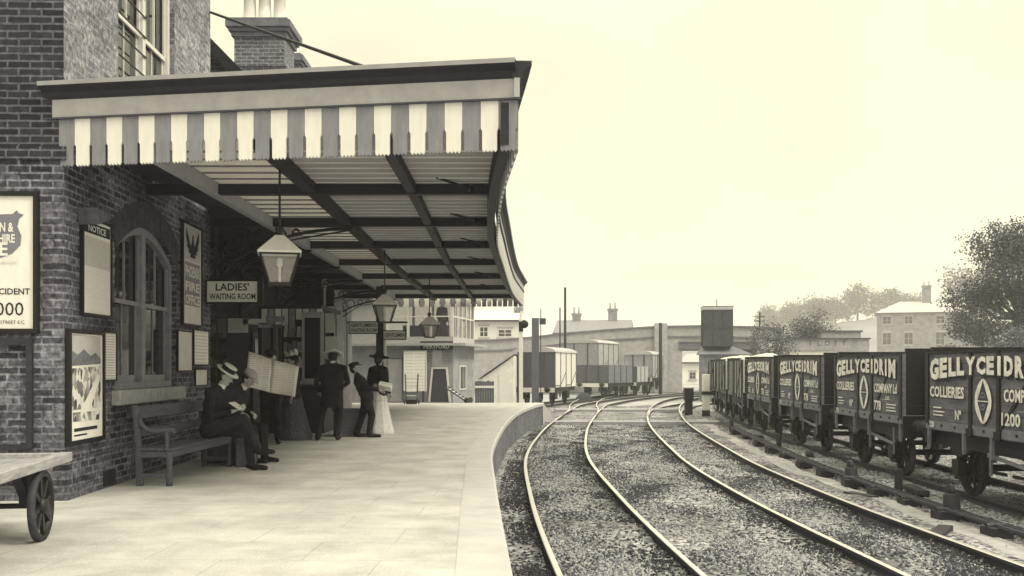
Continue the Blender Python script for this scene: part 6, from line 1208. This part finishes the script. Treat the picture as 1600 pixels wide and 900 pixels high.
# ================================================================== houses
def house(name, label, x0, x1, y, dep, zb, ze, zr, wallm, roofm, hip, wins, stacks, rz=0, over=.4):
    t = empty(name, ((x0 + x1) / 2, y, zb), rz, label, 'house'); h = (x1 - x0) / 2; e, r_ = ze - zb, zr - zb
    b = MB(); b.box(-h, h, 0, dep, -2, e)
    if not hip: b.add([(-h, 0, e), (-h, dep, e), (-h, dep / 2, r_), (h, 0, e), (h, dep, e), (h, dep / 2, r_)], [(0, 1, 2), (3, 5, 4)])
    b.build('wall', wallm, t); i = min(dep / 2, h * .55) if hip else -over * .5; b = MB(); o_ = over
    b.add([(-h - o_, -o_, e), (h + o_, -o_, e), (h + o_, dep + o_, e), (-h - o_, dep + o_, e), (-h + i, dep / 2, r_), (h - i, dep / 2, r_)], [(0, 1, 5, 4), (2, 3, 4, 5), (1, 2, 5), (3, 0, 4), (0, 3, 2, 1)] if hip else [(0, 1, 5, 4), (2, 3, 4, 5)]); b.v[0:0] = []
    rf_ = b.build('roof', roofm, t); b = MB(); b.box(-h - o_, h + o_, -o_ - .06, -o_ - .002, e - .2, e + .02); b.build('gutter', M['dgrey'], rf_)
    for wx, wz, ww, wh in wins:
        b = MB(); b.box(wx - ww / 2, wx + ww / 2, -.05, .02, wz, wz + wh); f_ = b.build('window', M['fascia'] if hip else M['white2'], t)
        b = MB(); b.box(wx - ww / 2 + .1, wx - .04, -.056, -.051, wz + .1, wz + wh * .5 - .03); b.box(wx + .04, wx + ww / 2 - .1, -.056, -.051, wz + .1, wz + wh * .5 - .03); b.box(wx - ww / 2 + .1, wx - .04, -.056, -.051, wz + wh * .5 + .03, wz + wh - .1); b.box(wx + .04, wx + ww / 2 - .1, -.056, -.051, wz + wh * .5 + .03, wz + wh - .1); b.build('pane', M['glass'], f_)
        b = MB(); b.box(wx - ww / 2 - .15, wx + ww / 2 + .15, -.12, -.001, wz - .16, wz - .002); b.box(wx - ww / 2 - .1, wx + ww / 2 + .1, -.06, -.001, wz + wh + .002, wz + wh + .25); b.build('sill', M['stone'], f_)
    for sx0, sy, sw, sd2, st_ in stacks:
        b = MB(); b.box(sx0 - sw / 2, sx0 + sw / 2, sy, sy + sd2, e, st_ - zb); b.box(sx0 - sw / 2 - .12, sx0 + sw / 2 + .12, sy - .12, sy + sd2 + .12, st_ - zb - .3, st_ - zb); c_ = b.build('chimney', M['bk_house'], rf_)
        for q in (-.28, .28): b = MB(); b.lathe([(.17, 0), (.13, .5), (.16, .9), (0, .9)], (sx0 + q * sw, sy + sd2 / 2, st_ - zb), 8); b.build('chimney_pot', M['fascia'], c_)
    return t
y = 220; x0, x1 = P(1374, 0, y).x, P(1508, 0, y).x; xm = (x0 + x1) / 2; wz1, wz0 = P(0, 506, y).z, P(0, 540, y).z; zb = P(0, 552, y).z
wx = [P(1389, 0, y).x - xm, P(1421, 0, y).x - xm, P(1467, 0, y).x - xm]
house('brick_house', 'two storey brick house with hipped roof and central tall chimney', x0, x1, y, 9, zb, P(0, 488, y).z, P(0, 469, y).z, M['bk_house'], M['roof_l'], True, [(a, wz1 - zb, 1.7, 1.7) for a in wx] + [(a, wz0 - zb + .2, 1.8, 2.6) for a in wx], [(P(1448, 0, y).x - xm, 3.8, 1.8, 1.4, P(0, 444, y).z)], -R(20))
y = 150; x0, x1 = P(868, 0, y).x, P(984, 0, y).x; house('terrace_house', 'faint house roof with two chimneys beyond the bridge', x0, x1, y, 9, GZ, P(0, 520, y).z, P(0, 498, y).z, M['plaster'], mat('pale_roof', .22, .16, 2), False, [], [(P(897, 0, y).x - (x0 + x1) / 2, 4, 1.2, 1, P(0, 487, y).z), (P(955, 0, y).x - (x0 + x1) / 2, 4, 1.3, 1, P(0, 480, y).z)], R(-8))
y = 118; x0, x1 = P(728, 0, y).x, P(812, 0, y).x; house('white_house', 'pale rendered house half hidden behind the end of the canopy', x0, x1, y, 8, GZ, P(0, 500, y).z, P(0, 483, y).z, M['white2'], M['white2'], False, [(P(756, 0, y).x - (x0 + x1) / 2, 5.6, 1.0, 1.2), (P(789, 0, y).x - (x0 + x1) / 2, 5.6, 1.6, .9)], [(P(847, 0, y).x - (x0 + x1) / 2 - 2.6, 3, .9, .9, P(0, 478, y).z)])
y = 142; x0, x1 = P(1066, 0, y).x, P(1112, 0, y).x; house('white_house', 'small white house seen through the bridge opening', x0, x1, y, 6, GZ, P(0, 566, y).z, P(0, 552, y).z, M['white'], M['fascia'], True, [(-.6, .6, .9, 1.0), (1.2, .6, .9, 1.0)], [])
y = 86; x0, x1 = P(1228, 0, y).x, P(1358, 0, y).x; zt, zb = P(0, 528, y).z, P(0, 548, y).z; t = empty('long_shed', ((x0 + x1) / 2, y, GZ), 0, 'long low pale shed lettered along its top board', 'shed'); h = (x1 - x0) / 2
b = MB(); b.box(-h, h, .05, 6, -1, zt - GZ - .15); b.build('wall', M['plaster'], t); b = MB(); b.box(-h, h, -.05, .04, zb - GZ, zt - GZ - .1); f_ = b.build('fascia', pale, t)
b = MB(); b.box(-h - .1, h + .1, -.2, 6.1, zt - GZ - .099, zt - GZ); b.build('roof', M['dgrey'], t); b = MB()
for k, ch in enumerate("ILOTT"): b.text(ch, .55, (P(1266, 0, y).x - (x0 + x1) / 2 + k * .68, -.056, P(0, 540, y).z - GZ), bold=.02)
b.build('lettering', M['dgrey'], f_)
y = 96; x0, x1 = P(1284, 0, y).x, P(1345, 0, y).x; b = MB(); b.box(0, x1 - x0, 0, 5, 0, P(0, 519, y).z - GZ); t = b.build('outbuilding', pale, None, (x0, y, GZ)); tag(t, 'faint flat roofed outbuilding just behind the lettered shed', 'building'); b = MB(); b.box(-.15, x1 - x0 + .15, -.15, 5.1, P(0, 519, y).z - GZ + .002, P(0, 519, y).z - GZ + .16); b.build('roof', M['dgrey'], t)
# low wall along the foot of the bank
y = 74; b = MB(); x0 = P(1235, 0, y).x; b.box(0, 26, 0, .3, 0, 2.9); o = b.build('boundary_wall', pale, None, (x0, y, GZ - .2), R(-22)); tag(o, 'long pale boundary wall on the bank behind the wagons', 'wall'); b = MB(); b.box(-.05, 26.05, -.06, .36, 2.902, 3.0); b.build('coping', M['fascia'], o)
# ================================================================== air
hz = MB(); hz.box(-1000, 1000, -400, 1300, GZ - 1.2, 60); ho = hz.build('haze', []); ho['kind'] = 'stuff'
hm = bpy.data.materials.new('haze_air'); hm.use_nodes = True; hm.node_tree.nodes.clear(); o_ = hm.node_tree.nodes.new("ShaderNodeOutputMaterial"); v_ = hm.node_tree.nodes.new("ShaderNodeVolumePrincipled")
v_.inputs["Color"].default_value = (.97, .96, .94, 1); v_.inputs["Density"].default_value = HAZE; v_.inputs["Anisotropy"].default_value = .2; hm.node_tree.links.new(v_.outputs[0], o_.inputs[1]); ho.data.materials.append(hm)
